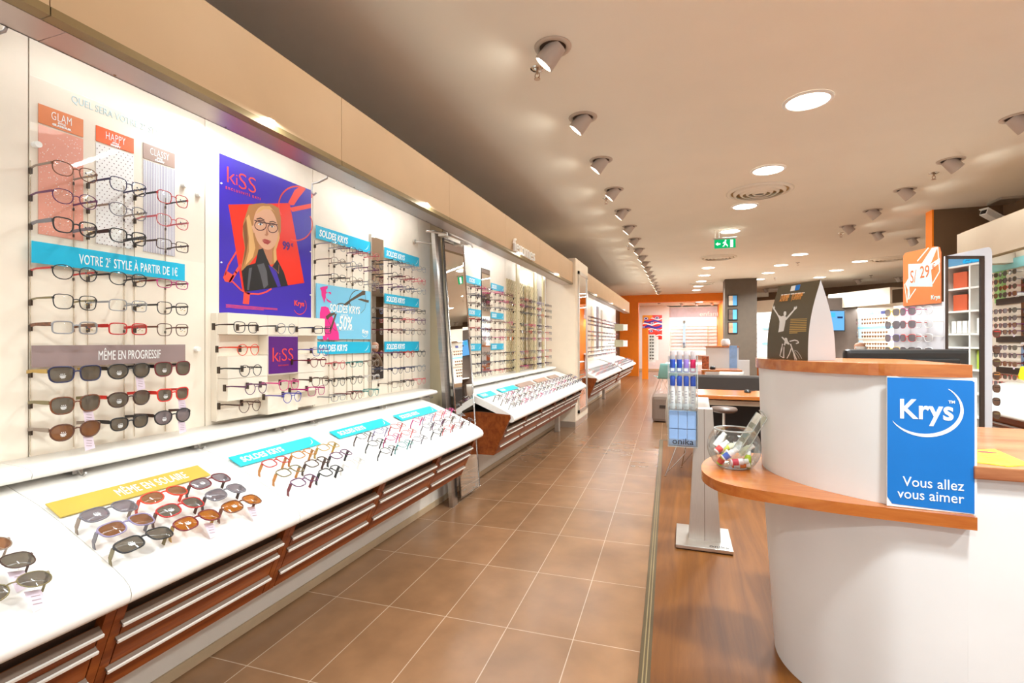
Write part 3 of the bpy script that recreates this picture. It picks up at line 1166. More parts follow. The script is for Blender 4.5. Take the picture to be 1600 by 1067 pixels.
def ell(cx, cy, rx, ry, n=20, a0=0, a1=360, rot=0):
    out = []
    for i in range(n + 1):
        t = radians(a0 + (a1 - a0) * i / n)
        x, y = rx * cos(t), ry * sin(t)
        out.append((cx + x * cos(radians(rot)) - y * sin(radians(rot)), cy + x * sin(radians(rot)) + y * cos(radians(rot))))
    return out


PX0 = WX + .004


def K(cx, cyy):
    return onX(320 + cx / 3.811, 230 + cyy / 3.811, PX0)


def ink(name, h):
    return mat('ink_' + name, h, rough=.4, vary=.0)


INK = {k: ink(k, v) for k, v in dict(violet='#3a24a8', red='#ee2a10', coral='#f24a3a', skin='#dba685', skin2='#b97a58', hair='#b07a44', hair2='#d9a86a', hair3='#7d4f28', black='#1b1a1c', grey='#55555a', blue='#3f2a9c', lip='#a83a34',
                                    brow='#4a2e20', eye='#39424e', white='#f3efec', purple='#5a1a7a', frame='#4a1c20', sky='#7fcbea', pink='#e8308f', brown='#6b4a36', dkbrown='#5c4a38', cyan='#9ad3dc', tan='#e2883c').items()}
t = thing('portrait_poster', 'large violet poster of a long haired woman in dark glasses', 'poster', (PX0, 1.735, 1.444))
pa, pb = onX(343, 240, PX0), onX(485, 500, PX0)
Y0, Y1, Z0, Z1 = 1.742, 2.343, 1.45, 2.208
MB().box(WX + .001, PX0, Y0, Y1, Z0, Z1).build('sheet', INK['violet'], t)
q = MB()
mats = [INK[k] for k in ('red', 'coral', 'hair', 'skin', 'black', 'blue', 'frame', 'brow', 'lip', 'hair2', 'eye', 'white', 'skin2', 'grey', 'purple', 'hair3')]
flat(q, [(140, 342), (505, 332), (592, 808), (225, 862)], 0, K, .0004)
# the big drawn frames
thick_line(q, ell(545, 345, 105, 112, 18, 150, 300), .008, 1, K, .0006)
thick_line(q, [(640, 245), (636, 300)], .008, 1, K, .0006)
flat(q, [(497, 328), (535, 255), (560, 238), (600, 250), (560, 300), (530, 345), (510, 345)], 1, K, .0006)
flat(q, [(505, 360), (632, 335), (632, 362), (520, 385)], 1, K, .0006)
thick_line(q, ell(545, 460, 95, 95, 16, -30, 110), .007, 1, K, .0006)
thick_line(q, [(188, 622), (140, 700), (118, 762)], .008, 1, K, .0006)
flat(q, [(108, 775), (128, 735), (175, 765), (150, 805), (120, 800)], 1, K, .0006)
thick_line(q, [(150, 800), (185, 745), (215, 700)], .014, 1, K, .0006)
thick_line(q, [(165, 800), (215, 850), (260, 872), (320, 875), (365, 862), (395, 843)], .008, 1, K, .0006)
flat(q, [(232, 862), (270, 868), (262, 935), (226, 932)], 1, K, .0006)
# the woman
flat(q, [(262, 345), (300, 336), (345, 333), (400, 340), (440, 362), (452, 420), (452, 500), (440, 560), (425, 610), (430, 690), (395, 700), (310, 640), (262, 702), (214, 738), (222, 690), (238, 600), (224, 520), (228, 450), (246, 395)], 2, K, .0008)
flat(q, [(246, 420), (262, 400), (280, 470), (290, 540), (300, 600), (285, 655), (240, 705), (262, 620), (262, 540)], 9, K, .0010)
flat(q, [(425, 540), (440, 500), (446, 540), (424, 610), (428, 680), (412, 690), (408, 620)], 9, K, .0010)
flat(q, [(226, 470), (246, 430), (256, 560), (246, 640), (222, 720), (240, 600)], 15, K, .0010)
flat(q, [(318, 585), (400, 600), (398, 690), (385, 705), (345, 660)], 12, K, .0010)
flat(q, ell(362, 480, 72, 132, 26, 0, 354, -8), 3, K, .0012)
flat(q, [(300, 400), (335, 352), (385, 350), (420, 392), (400, 372), (350, 368)], 9, K, .0014)
flat(q, [(278, 470), (292, 462), (300, 505), (290, 512)], 3, K, .0013)
flat(q, [(218, 738), (250, 705), (300, 690), (318, 610), (345, 602), (368, 660), (395, 720), (430, 668), (470, 745), (494, 824), (370, 842), (236, 861)], 4, K, .0015)
flat(q, [(376, 700), (395, 712), (425, 740), (452, 828), (432, 832), (410, 780)], 5, K, .0017)
flat(q, [(310, 700), (350, 690), (368, 740), (376, 820), (350, 842), (330, 760)], 13, K, .0016)
flat(q, [(262, 720), (280, 716), (262, 850), (250, 850)], 13, K, .0016)
thick_line(q, [(392, 705), (425, 735), (438, 752), (440, 700)], .002, 12, K, .0018)
thick_line(q, ell(330, 465, 35, 30, 16), .0045, 6, K, .0018)
thick_line(q, ell(403, 482, 29, 27, 16), .0045, 6, K, .0018)
thick_line(q, [(295, 436), (362, 452), (430, 462)], .0055, 6, K, .0018)
thick_line(q, [(308, 428), (330, 422), (352, 434)], .006, 7, K, .0017)
thick_line(q, [(384, 446), (405, 442), (424, 452)], .005, 7, K, .0017)
flat(q, ell(330, 458, 15, 7, 10), 11, K, .0017)
flat(q, ell(400, 472, 13, 6, 10), 11, K, .0017)
flat(q, ell(330, 459, 6, 7, 10), 10, K, .0018)
flat(q, ell(399, 473, 6, 6, 10), 10, K, .0018)
thick_line(q, [(314, 454), (330, 449), (346, 458)], .003, 7, K, .0018)
thick_line(q, [(386, 470), (400, 464), (414, 472)], .003, 7, K, .0018)
flat(q, [(366, 480), (378, 520), (368, 530), (354, 522), (362, 515)], 12, K, .0016)
flat(q, [(338, 552), (356, 546), (370, 550), (394, 560), (372, 564)], 8, K, .0017)
flat(q, [(340, 555), (372, 564), (394, 562), (374, 580), (352, 572)], 8, K, .0017)
q.build('printed_picture', mats, t)


def lay(word, size, m, cx, cyy, conv, host, base_rot=WALLTXT, **kw):
    p = conv(cx, cyy)
    part('lettering', text_mesh(word, size, m, **kw), host, p - host.location + Vector((.0016, 0, 0)), base_rot)


lay('k', .112, INK['coral'], 122, 205, K, t, sx=1.05, off=-.0016)
lay('i', .080, INK['coral'], 180, 223, K, t, sx=1.0, off=-.001)
lay('SS', .112, INK['coral'], 194, 240, K, t, sx=1.12, off=-.0016)
lay('EXCLUSIVIT\u00c9 KRYS', .017, INK['coral'], 122, 246, K, t, space=1.5)
lay('99', .060, INK['purple'], 462, 604, K, t, off=.0022, sx=.88)
lay('\u20ac', .026, INK['purple'], 512, 590, K, t, off=.0008)
lay('Krys', .042, INK['coral'], 530, 942, K, t, off=.001)
q = MB()
thick_line(q, ell(565, 945, 38, 50, 14, -40, 150), .004, 0, K, .0016)
q.build('crescent', INK['coral'], t)
q = MB()
for k in range(3):
    q.box(PX0 + .0006, PX0 + .0008, 1.775, 2.09 - .09 * (k == 2), 1.503 - k * .006, 1.5055 - k * .006)
q.build('fine_print', INK['coral'], t)
q = MB()
for y, z in ((1.75, 2.07), (1.75, 1.70), (2.335, 1.85), (2.335, 1.60), (2.0, 1.455)):
    q = MB().cyl((PX0, y, z), (PX0 + .004, y, z), .004, n=8)
    q.build('pin', M_INKW, t)

# --- stepped relief shelf under the poster
t = thing('relief_shelf', 'cream stepped relief panel with shallow shelves below the portrait poster', 'shelf', (WX, 2.03, .965))
RZ = [1.462, 1.362, 1.262, 1.160, 1.058, .965]
XO, XI = -1.955, -2.012
pattern = [[1, 1, 1], [0, 1, 0], [1, 1, 1], [1, 0, 1], [0, 1, 0]]
CB = [1.705, 1.935, 2.14, 2.352]
MB().box(WX + .001, XI - .002, 1.70, 2.357, .965, 1.46).build('back_panel', M_PANEL, t)
for i in range(5):
    for j in range(3):
        x = XO if pattern[i][j] else XI
        q = MB().box(XI - .0015, x, CB[j] + .0008, CB[j + 1] - .0008, RZ[i + 1] + .0008, RZ[i] - .0008)
        q.build('block', M_PANEL, t)
o = MB().box(XO + .0005, XO + .004, 1.94, 2.135, 1.168, 1.356).build('small_poster', INK['purple'], loc=(XO, 1.94, 1.168))
tag(o, 'small square violet print on the relief shelf', 'poster')
part('lettering', text_mesh('k', .105, INK['coral'], sx=1.0, off=-.0012), o, (.0045, .014, .06), WALLTXT)
part('lettering', text_mesh('i', .07, INK['coral'], sx=.9, off=-.0008), o, (.0045, .062, .058), WALLTXT)
part('lettering', text_mesh('SS', .095, INK['coral'], sx=1.0, off=-.0012), o, (.0045, .078, .062), WALLTXT)
part('lettering', text_mesh('EXCLUSIVIT\u00c9', .010, INK['coral'], space=1.2), o, (.0045, .06, .036), WALLTXT)

KG = [(1.392, XO, [(1.690, 'soft square', 'black', 'dark brown'), (1.925, 'round', 'silver', 'black'), (2.185, 'rectangular', 'black', 'navy')]),
      (1.292, XI, [(1.755, 'round', 'orange-red', None)]), (1.275, XI, [(2.235, 'soft square', 'violet', None)]),
      (1.200, XO, [(1.715, 'round', 'black', None), ]), (1.220, XO, [(2.150, 'round', 'dark red', None)]),
      (1.118, XO, [(1.745, 'round', 'purple', None), (1.945, 'soft square', 'pink', None), (2.165, 'soft square', 'brown', 'dark brown')]),
      (1.032, XI, [(1.765, 'round', 'brown', 'dark brown')]), (1.055, XO, [(1.965, 'round', 'blue', 'violet')]), (1.070, XO, [(2.135, 'soft square', 'magenta', None)])]
KROW = ['top row', 'left of the small violet print', 'right of the small violet print', 'row below the left recess', 'lower right of the small violet print', 'row under the small violet print', 'bottom left recess', 'bottom middle block', 'bottom right end']
for (z, xb, lst), rn in zip(KG, KROW):
    for j, (y, sh, fc, tc) in enumerate(lst):
        pair(sh, fc, (xb + .130, y, z), '%s %s eyeglasses on the relief shelf, %s%s' % (fc, sh, rn, ', %s' % COLN[j] if len(lst) == 3 else ''), 'eyeglasses on the relief shelf', tcol=tc, sticker=False)
        for s in (-1, 1):
            q = MB().box(xb + .0005, xb + .014, y + s * .062 - .003, y + s * .062 + .003, z - .012, z + .018)
            tag(q.build('shelf_hook', M_HOOK, loc=(xb, y + s * .062, z)), 'small dark hook holding the %s temple of the %s %s eyeglasses' % ('left' if s < 0 else 'right', fc, sh), 'hook', 'hooks of the relief shelf')

# --- sale boards right of the relief shelf
for i, (a, b, z0, z1, pl) in enumerate(((2.373, 2.902, 1.935, 2.012, 'top left'), (2.368, 2.902, 1.253, 1.328, 'lower left'))):
    sign(a, b, z0, z1, M_CYAN, 'SOLDES KRYS', 'cyan sale sign in slanted white capitals, %s of the narrow wall mirror' % ('upper one left' if i == 0 else 'lower one left'), tsize=.058, shear=.18, off=.0011, sx=.74, swoosh=True, tx=.025, stand=.012)
for i, (z0, z1) in enumerate(((1.935, 2.010), (1.605, 1.677), (1.255, 1.330))):
    sign(3.078, 3.568, z0, z1, M_CYAN, 'SOLDES KRYS', 'cyan sale sign in slanted white capitals right of the narrow wall mirror, %s of three' % ['top', 'middle', 'bottom'][i], tsize=.055, shear=.18, off=.0011, sx=.74, swoosh=True, tx=.02, stand=.012)


def K2(cx, cyy):
    return onX(480 + cx / 7.62, 430 + cyy / 7.62, WX + .016)


t = thing('sale_poster', 'light blue sale poster with a pink figure and large drawn brown glasses', 'poster', (WX + .014, 2.376, 1.34))
MB().box(WX + .010, WX + .016, 2.376, 2.905, 1.345, 1.672).build('sheet', INK['sky'], t)
q = MB()
thick_line(q, ell(405, 365, 55, 28, 12, 180, 360), .006, 2, K2, .0004)
flat(q, [(165, 375), (215, 370), (250, 385), (270, 430), (330, 560), (375, 690), (380, 772), (258, 772), (245, 735), (232, 772), (190, 772), (180, 660), (150, 540), (150, 450)], 0, K2, .0006)
flat(q, [(150, 150), (185, 135), (245, 128), (240, 160), (225, 172), (228, 200), (250, 208), (262, 195), (285, 205), (283, 232), (262, 215), (232, 212), (220, 225), (222, 262), (210, 300), (200, 330), (190, 290), (170, 240), (168, 190)], 0, K2, .0006)
flat(q, [(222, 262), (240, 285), (288, 318), (285, 326), (255, 322), (232, 300)], 0, K2, .0006)
flat(q, [(440, 340), (500, 295), (640, 200), (655, 185), (692, 188), (690, 235), (650, 240), (520, 310), (480, 355), (430, 358)], 1, K2, .0008)
flat(q, [(600, 285), (640, 278), (735, 300), (728, 328), (690, 318), (610, 292)], 1, K2, .0008)
flat(q, [(220, 490), (262, 455), (330, 440), (330, 465), (265, 500), (250, 525), (228, 525)], 1, K2, .0008)
flat(q, [(330, 460), (352, 455), (300, 620), (278, 670), (258, 670), (272, 630)], 1, K2, .0008)
thick_line(q, ell(600, 330, 100, 150, 22, 150, 275), .005, 1, K2, .0007)
thick_line(q, [(692, 240), (700, 330), (685, 400), (640, 450)], .003, 1, K2, .0007)
thick_line(q, [(505, 330), (520, 370)], .005, 1, K2, .0007)
thick_line(q, [(240, 520), (280, 605), (330, 655), (400, 655)], .003, 1, K2, .0007)
q.build('printed_picture', [INK['pink'], INK['dkbrown'], INK['dkbrown']], t)
lay('SOLDES KRYS', .068, M_INKW, 262, 432, K2, t, shear=.15, off=.0011, sx=.72)
lay('JUSQU\u2019\u00c0', .018, M_INKW, 400, 486, K2, t, shear=.15)
lay('-50%', .118, M_INKW, 340, 640, K2, t, shear=.15, off=.0016, sx=.66)
lay('Krys', .036, M_INKW, 652, 690, K2, t, off=.0012)
q = MB()
thick_line(q, ell(685, 690, 34, 45, 12, -30, 150), .003, 0, K2, .0016)
thick_line(q, [(350, 652), (550, 652)], .002, 0, K2, .0016)
q.build('swoosh', M_INKW, t)

# narrow mirror strip
t = thing('wall_mirror', 'narrow upright mirror between the two sale boards', 'mirror', (WX, 3.0, 1.06))
MB().box(WX + .001, WX + .010, 2.915, 3.07, 1.065, 2.06, bev=.004).build('backing', M_BLACK, t)
MB().box(WX + .0105, WX + .012, 2.918, 3.067, 1.068, 2.057).build('glass', M_MIRROR, t)
tag(MB().box(WX + .002, WX + .02, 2.905, 2.914, .955, 2.07).build('mirror_edge_rail', M_ALU, loc=(WX, 2.91, .955)), 'thin upright metal rail along the left of the narrow mirror', 'rail')

PAL = ['silver', 'brown', 'black', 'grey', 'purple', 'dark red', 'taupe', 'navy', 'rose', 'lilac']
SHP = ['soft square', 'oval', 'rectangular', 'round', 'cat-eye', 'half-moon']
rnd = random.Random(21)
SL = [2.435, 2.605, 2.785]
ZL = [1.890, 1.798, 1.705, 1.190, 1.092, .998]
fixed = {(3, 1): 'teal', (4, 0): 'black', (4, 1): 'black', (5, 1): 'dark red', (3, 0): 'rose', (5, 2): 'teal', (4, 2): 'clear'}
for i, z in enumerate(ZL):
    for j, y in enumerate(SL):
        fc = fixed.get((i, j)) or PAL[(i * 3 + j * 2) % 5 * 2 % 10]
        sh = SHP[(i + 2 * j) % 6] if (i, j) not in ((4, 0), (4, 1), (5, 1)) else 'round'
        wh = ('%s row under the upper left sale sign' % RN[i]) if i < 3 else ('%s row under the lower left sale sign' % RN[i - 3])
        pair(sh, fc, (FX, y, z), '%s %s eyeglasses, %s in the %s' % (fc, sh, COLN[j], wh), 'eyeglasses left of the narrow mirror', sticker=(i + j) % 2 == 0)
rods(SL, .955, 1.925, [z - .006 for z in ZL], 'thin display rod left of the narrow mirror, %s column, %s one', 'rods left of the narrow mirror')

SR = [3.075, 3.245, 3.415]
ZR = [1.890, 1.795, 1.718, 1.560, 1.487, 1.405, 1.238, 1.124, 1.024]
fixr = {(0, 2): 'silver', (4, 0): 'black', (4, 1): 'rose', (5, 0): 'dark red', (6, 0): 'purple', (6, 1): 'red', (6, 2): 'black', (7, 0): 'navy', (8, 1): 'black', (8, 2): 'rose', (0, 0): 'black'}
SG = ['top', 'middle', 'bottom']
for i, z in enumerate(ZR):
    for j, y in enumerate(SR):
        fc = fixr.get((i, j)) or PAL[(i * 2 + j * 3) % 10]
        sh = SHP[(i + j) % 6] if (i, j) not in ((6, 1), (6, 2), (8, 1)) else 'round'
        pair(sh, fc, (FX, y, z), '%s %s eyeglasses, %s in the %s row under the %s right sale sign' % (fc, sh, COLN[j], RN[i % 3], SG[i // 3]), 'eyeglasses right of the narrow mirror', sticker=False)
rods(SR, .955, 1.925, [z - .006 for z in ZR], 'thin display rod right of the narrow mirror, %s column, %s one', 'rods right of the narrow mirror')

# ------------------------------------------------------------------ things on the first counter
CN = Vector((.413, 0, .911))
CROT = (0, math.atan2(-.911, .413), 0)     # local x up along the normal, local z up the slope
ROWX = [(-1.592, .8395), (-1.519, .8075), (-1.446, .775)]


def on_slope(y, row, off=0.0):
    x, z = ROWX[row]
    return Vector((x, y, z)) + CN * (off - .004)


def slope_sign(y0, y1, m, text, label, w=.075, ts=.05, cat='sign', x=-1.778, sx=.74, shear=.18, off=.0011, swoosh=True, tx=.03, group=None):
    """A printed card lying on the sloping counter top, a little wedge under it."""
    z = None
    for (xa, za), (xb, zb) in zip(TOPPROF, TOPPROF[1:]):
        if xa <= x <= xb:
            z = za + (zb - za) * (x - xa) / (xb - xa)
    low = Vector((x, 0, z)) + Vector((.911, 0, -.413)) * w
    o = sign(y0, y1, 0, w, m, text, label, tsize=ts, shear=shear, off=off, sx=sx, swoosh=swoosh, tx=tx, rot=CROT, loc=(low.x + .004, y0, low.z + .0085), depth=.004, cat=cat, stand=.004, group=group)
    return o


slope_sign(.93, 1.412, M_GOLD, None, 'gold strip sign with thin white hand lettering lying on the counter', swoosh=False)
o = [x for x in COL.objects if x.get('label', '').startswith('gold strip sign')][0]
part('lettering', text_mesh('M\u00caME EN SOLAIRE', .056, M_INKW, sx=.50, space=1.05), o, (.0046, .17, .018), WALLTXT)
for a, b, l in ((1.55, 2.022, 'first turquoise sale sign lying on the counter, nearest the gold sign'), (2.165, 2.645, 'second turquoise sale sign lying on the counter, the middle one'), (2.775, 3.262, 'third turquoise sale sign lying on the counter near its far end')):
    slope_sign(a, b, M_CYAN2, 'SOLDES KRYS', l)


def slope_pair(sh, fc, y, row, label, group, tcol=None, lens='clear', sticker=None, tagged=False, thick=False, tl=.060):
    o = pair(sh, fc, on_slope(y, row), label, group, rot=CROT, tcol=tcol, lens=lens, tl=tl, sticker=sticker, tagged=False, thick=thick)
    if tagged:
        part('price_tag', tag_mesh(), o, (-.004, 0, .006), (0, radians(42), 0), label='pale lilac paper price tag')
    return o


HN = ['back', 'middle', 'front']
# cut by the left edge
for row, (fc, sh, ln, y, tg) in enumerate((('taupe', 'large oval', 'brown', .695, False), ('dark brown', 'large', 'grey', .705, True), ('olive', 'large oval', 'grey', .700, True))):
    slope_pair(sh, fc, y, row, '%s sunglasses cut by the left edge, %s of the three on the counter' % (fc, HN[row]), 'sunglasses on the counter', lens=ln, tagged=tg)
CS = [
    [('large', 'grey', 'taupe', 'smoke', True), ('large oval', 'orange-red', None, 'brown', False), ('large', 'dark red', 'dark brown', 'smoke', True)],
    [('large', 'lilac', 'grey', 'brown', False), ('large', 'red', 'brown', 'grey', True), ('large', 'grey', 'dark brown', 'smoke', False)],
    [('wide wrap', 'black', 'olive', 'grey', True), ('large', 'dark red', 'gold', 'amber', True), ('large', 'tortoise', None, 'amber', True)],
]
for row in range(3):
    for j in range(3):
        sh, fc, tc, ln, st = CS[row][j]
        slope_pair(sh, fc, [.995, 1.158, 1.325][j], row, '%s sunglasses with %s lenses, %s one in the %s row by the gold sign' % (fc, ln, COLN[j], HN[row]), 'sunglasses on the counter', tcol=tc, lens=ln, sticker=st, tagged=(row == 2 and j > 0), thick=True)

CG = [
    [('soft square', 'red', 'honey'), ('soft square', 'honey', None), ('soft square', 'gold', None)],
    [('soft square', 'olive', 'honey'), ('soft square', 'dark brown', None), ('soft square', 'purple', 'black')],
    [('soft square', 'purple', 'dark red'), ('soft square', 'black', None), ('soft square', 'clear', 'white')],
]
for row in range(3):
    for j in range(3):
        sh, fc, tc = CG[row][j]
        slope_pair(sh, fc, [1.625, 1.785, 1.945][j], row, '%s eyeglasses by the first turquoise sign, %s one in the %s row' % (fc, COLN[j], HN[row]), 'eyeglasses on the first counter', tcol=tc, thick=True)
CG2 = [['dark brown', 'lilac', 'red'], ['black', 'magenta', 'rose'], ['black', 'teal', 'grey']]
for row in range(3):
    for j in range(3):
        fc = CG2[row][j]
        slope_pair('oval' if row else 'soft square', fc, [2.235, 2.395, 2.555][j], row, '%s thin eyeglasses by the second turquoise sign, %s one in the %s row' % (fc, COLN[j], HN[row]), 'eyeglasses on the first counter')
CG3 = [['magenta', 'lilac', 'rose', 'pink'], ['grey', 'purple', 'brown', 'silver'], ['black', 'rose', 'dark red', 'dark brown']]
for row in range(3):
    for j in range(4):
        fc = CG3[row][j]
        slope_pair(['round', 'oval', 'soft square'][row], fc, [2.80, 2.95, 3.10, 3.25][j], row, '%s thin eyeglasses by the third turquoise sign, %s one in the %s row' % (fc, ORD[j], HN[row]), 'eyeglasses on the first counter')

# ------------------------------------------------------------------ middle boards, beyond the leaning mirror
zs = [(1.915, 1.987), (1.590, 1.662), (1.235, 1.307)]
for c, (a, b, l) in enumerate(((4.30, 4.87, 'left'), (5.17, 5.575, 'right'))):
    for i, (z0, z1) in enumerate(zs):
        sign(a, b, z0, z1, M_CYAN, 'SOLDES', 'cyan sale sign on the board beyond the leaning mirror, %s of its %s column' % (SG[i], l), tsize=.055, shear=.18, off=.0011, sx=.74, swoosh=True, tx=.02 if c else .26, stand=.012)
t = thing('wall_mirror', 'narrow upright mirror strip between two columns of cyan signs', 'mirror', (WX, 5.03, 1.0))
MB().box(WX + .001, WX + .010, 4.90, 5.14, 1.0, 2.12, bev=.004).build('backing', M_BLACK, t)
MB().box(WX + .0105, WX + .012, 4.904, 5.136, 1.004, 2.116).build('glass', M_MIRROR, t)

CZ = [1.870, 1.785, 1.700, 1.545, 1.455, 1.365, 1.190, 1.095, 1.000]


def board_block(cols, first, label, group, seed, colnames=None):
    rr = random.Random(seed)
    for i, z in enumerate(CZ):
        for j, y in enumerate(cols):
            fc = rr.choice(PAL + ['black', 'dark brown', 'red', 'pink'])
            sh = rr.choice(SHP)
            small(sh, fc, (FX, y, z), '%s eyeglasses, %s in the %s row %s' % (fc, ORD[j], ORD[i], label), group)


board_block([4.52, 4.69, 4.86], 0, 'left of the second mirror strip', 'eyeglasses of the middle board', 1)
board_block([5.22, 5.38, 5.54], 0, 'right of the second mirror strip', 'eyeglasses of the middle board', 2)
rods([4.52, 4.69, 4.86], .955, 1.90, [z - .006 for z in CZ], 'thin display rod under the left cyan signs of the middle board, %s column, %s one', 'rods of the middle board')
rods([5.22, 5.38, 5.54], .955, 1.90, [z - .006 for z in CZ], 'thin display rod right of the second mirror strip, %s column, %s one', 'rods of the middle board')

# lattice boards with gold posts
M_POST = mat('post_gold', '#cfc09a', rough=.35, metal=.35)
M_LATB = mat('lattice_board', '#d9c9a2', rough=.6)
M_LATL = mat('lattice_line', '#a08c63', rough=.6)
for i, (a, b, l) in enumerate(((5.70, 6.62, 'lattice patterned board left of the middle gold post'), (6.66, 7.04, 'lattice patterned board right of the middle gold post'))):
    t = thing('lattice_board', l, 'board', (WX, a, .95))
    MB().box(WX + .001, WX + .008, a, b, .96, 2.10).build('board', M_LATB, t)
    q = MB()
    x = WX + .0095
    st = .075
    k = -int(1.2 / st)
    w_ = b - a
    while k * st < w_ + 1.2:
        for s in (1, -1):
            pts = []
            y_ = a + k * st if s > 0 else b - k * st
            z_ = .96
            # clip the slanted line to the board
            lo = max(0.0, (a - y_) * s if s > 0 else (y_ - b))
            hi = min(1.14, (b - y_) if s > 0 else (y_ - a))
            if hi > lo + .01:
                q.tube([(x, y_ + s * lo, z_ + lo), (x, y_ + s * hi, z_ + hi)], .0022, n=4)
        k += 1
    q.build('lattice', M_LATL, t)
for i, (y, l) in enumerate(((5.86, 'tall gold post at the left of the lattice boards'), (6.62, 'tall gold post between the two lattice boards'), (7.05, 'tall gold post at the right of the lattice boards'))):
    q = MB().box(-1.965, -1.945, y - .05, y + .05, .945, 2.28)
    t = thing('display_post', l, 'post', (-1.955, y, .945))
    q.build('post', M_POST, t)
    q = MB()
    for k in range(9):
        q.cyl((-1.945, y, 1.05 + .11 * k), (-1.942, y, 1.05 + .11 * k), .006, n=8)
    o = q.build('holes', M_DARK, t)
    o['kind'] = 'stuff'
    MB().box(-1.965, WX + .008, y - .012, y + .012, 1.5, 1.52).build('bracket', M_STEEL, t)
t = thing('wall_mirror', 'round topped mirror strip between the gold posts', 'mirror', (WX, 6.42, 1.0))
ol = [(0, 6.36, 1.0), (0, 6.49, 1.0)] + [(0, 6.425 + .065 * cos(pi * k / 10), 2.02 + .065 * sin(pi * k / 10)) for k in range(11)]
MB().prism([Vector((WX + .012, p[1], p[2])) for p in ol], (0, 0, 0), (.008, 0, 0)).build('glass', M_MIRROR, t)
MB().prism([Vector((WX + .0085, p[1] + (.004 if p[1] > 6.425 else -.004), p[2])) for p in ol], (0, 0, 0), (.003, 0, 0)).build('backing', M_BLACK, t)
board_block([5.99, 6.16, 6.33, 6.50, 6.76, 6.92], 0, 'on the lattice boards', 'eyeglasses on the lattice boards', 3)
board_block([7.19, 7.36], 0, 'on the white board beside the pillar', 'eyeglasses beside the pillar', 4)
rods([5.99, 6.16, 6.33, 6.50, 6.76, 6.92], .955, 1.93, [z - .006 for z in CZ], 'thin display rod on the lattice boards, %s column, %s one', 'rods of the lattice boards', x=WX + .012)
rods([7.19, 7.36], .955, 1.93, [z - .006 for z in CZ], 'thin display rod on the white board beside the pillar, %s column, %s one', 'rods beside the pillar')
M_LABEL = mat('label_taupe', '#9a8a80', rough=.5)
for i, z in enumerate((1.93, 1.60, 1.25)):
    sign(7.13, 7.42, z, z + .075, M_LABEL, None, 'small taupe name strip on the white board beside the pillar, %s of three' % SG[i], stand=.012, swoosh=False)

# middle counter: five cards and three rows of glasses
for i, (a, b, m, l) in enumerate(((4.14, 4.48, M_CYAN2, 'turquoise card on the middle counter nearest the leaning mirror'), (4.64, 5.15, M_CYAN2, 'second turquoise card on the middle counter'), (5.22, 5.78, M_CLAB, 'first taupe card on the middle counter'),
                                  (5.90, 6.42, mat('card_rosy', '#b8917c', rough=.4), 'second taupe card on the middle counter, rosier than its neighbours'), (6.55, 7.02, M_CLAB, 'third taupe card on the middle counter, nearest the pillar'))):
    slope_sign(a, b, m, 'SOLDES' if i < 2 else None, l, swoosh=False)
rr = random.Random(5)
for row in range(3):
    for j in range(18):
        fc = rr.choice(['black', 'grey', 'purple', 'brown', 'navy', 'silver', 'dark red', 'magenta', 'lilac', 'dark brown'])
        y = 4.24 + j * .181
        o = on_slope(y, row)
        small(rr.choice(SHP[:4]), fc, o, '%s eyeglasses on the middle counter, %s in the %s row from the leaning mirror' % (fc, ORD[j], HN[row]), 'eyeglasses on the middle counter', rot=CROT, tl=.060)

# ------------------------------------------------------------------ displays beyond the pillar
FARPOS = []
rr = random.Random(9)
for i, z in enumerate(CZ):
    for j in range(3):
        y = 8.98 + .18 * j
        fc = rr.choice(['blue', 'lilac', 'navy', 'grey', 'silver', 'violet'])
        small(rr.choice(SHP), fc, (FX, y, z), '%s eyeglasses just beyond the pillar, %s in the %s row' % (fc, ORD[j], ORD[i]), 'eyeglasses beyond the pillar')

# ------------------------------------------------------------------ ceiling fittings
M_RING = mat('spot_ring', '#c6b7a8', rough=.5)
M_HOUSE = mat('spot_housing', '#c4b6ab', rough=.45, vary=.03)
M_HOLESHADE = mat('spot_hole_shade', '#4a3a30', rough=.8)


def ceiling_spot(x, y, dirx, label, group, lit=True, z=CEIL, diry=0.0, watts=None):
    t = thing('ceiling_spot', label, 'spotlight', (x, y, z), group)
    MB().lathe([(.078, -.001), (.082, -.010), (.110, -.007), (.112, -.001)], (x, y, z), n=28).build('ring', M_RING, t)
    MB().cyl((x, y, z - .0015), (x, y, z - .003), .080, n=24).build('recess', M_HOLESHADE, t)  # flat disc, its dark colour stands for shade inside the hole
    d = Vector((dirx * .66, diry, -.75)).normalized()
    c = Vector((x, y, z)) - d * .02 + Vector((-dirx * .02, 0, -.008))
    e = c + d * .135
    q = MB()
    q.cyl(c, e, .055, .064, n=24, cap=False)
    q.cyl(e, e + d * .003, .064, .056, n=24, cap=False)
    q.cyl(c, c + d * .002, .055, .055, n=24)
    q.build('housing', M_HOUSE, t)
    MB().cyl(e - d * .012, e - d * .009, .056, n=24).build('lamp', M_SPOTDISC if lit else M_HOUSE, t)
    if lit:
        area_light('spot_light', e + d * .004, d, .10, .10, watts or W_SPOT, SPOTC, shape='DISK', parent=t, spread=155)
    return t


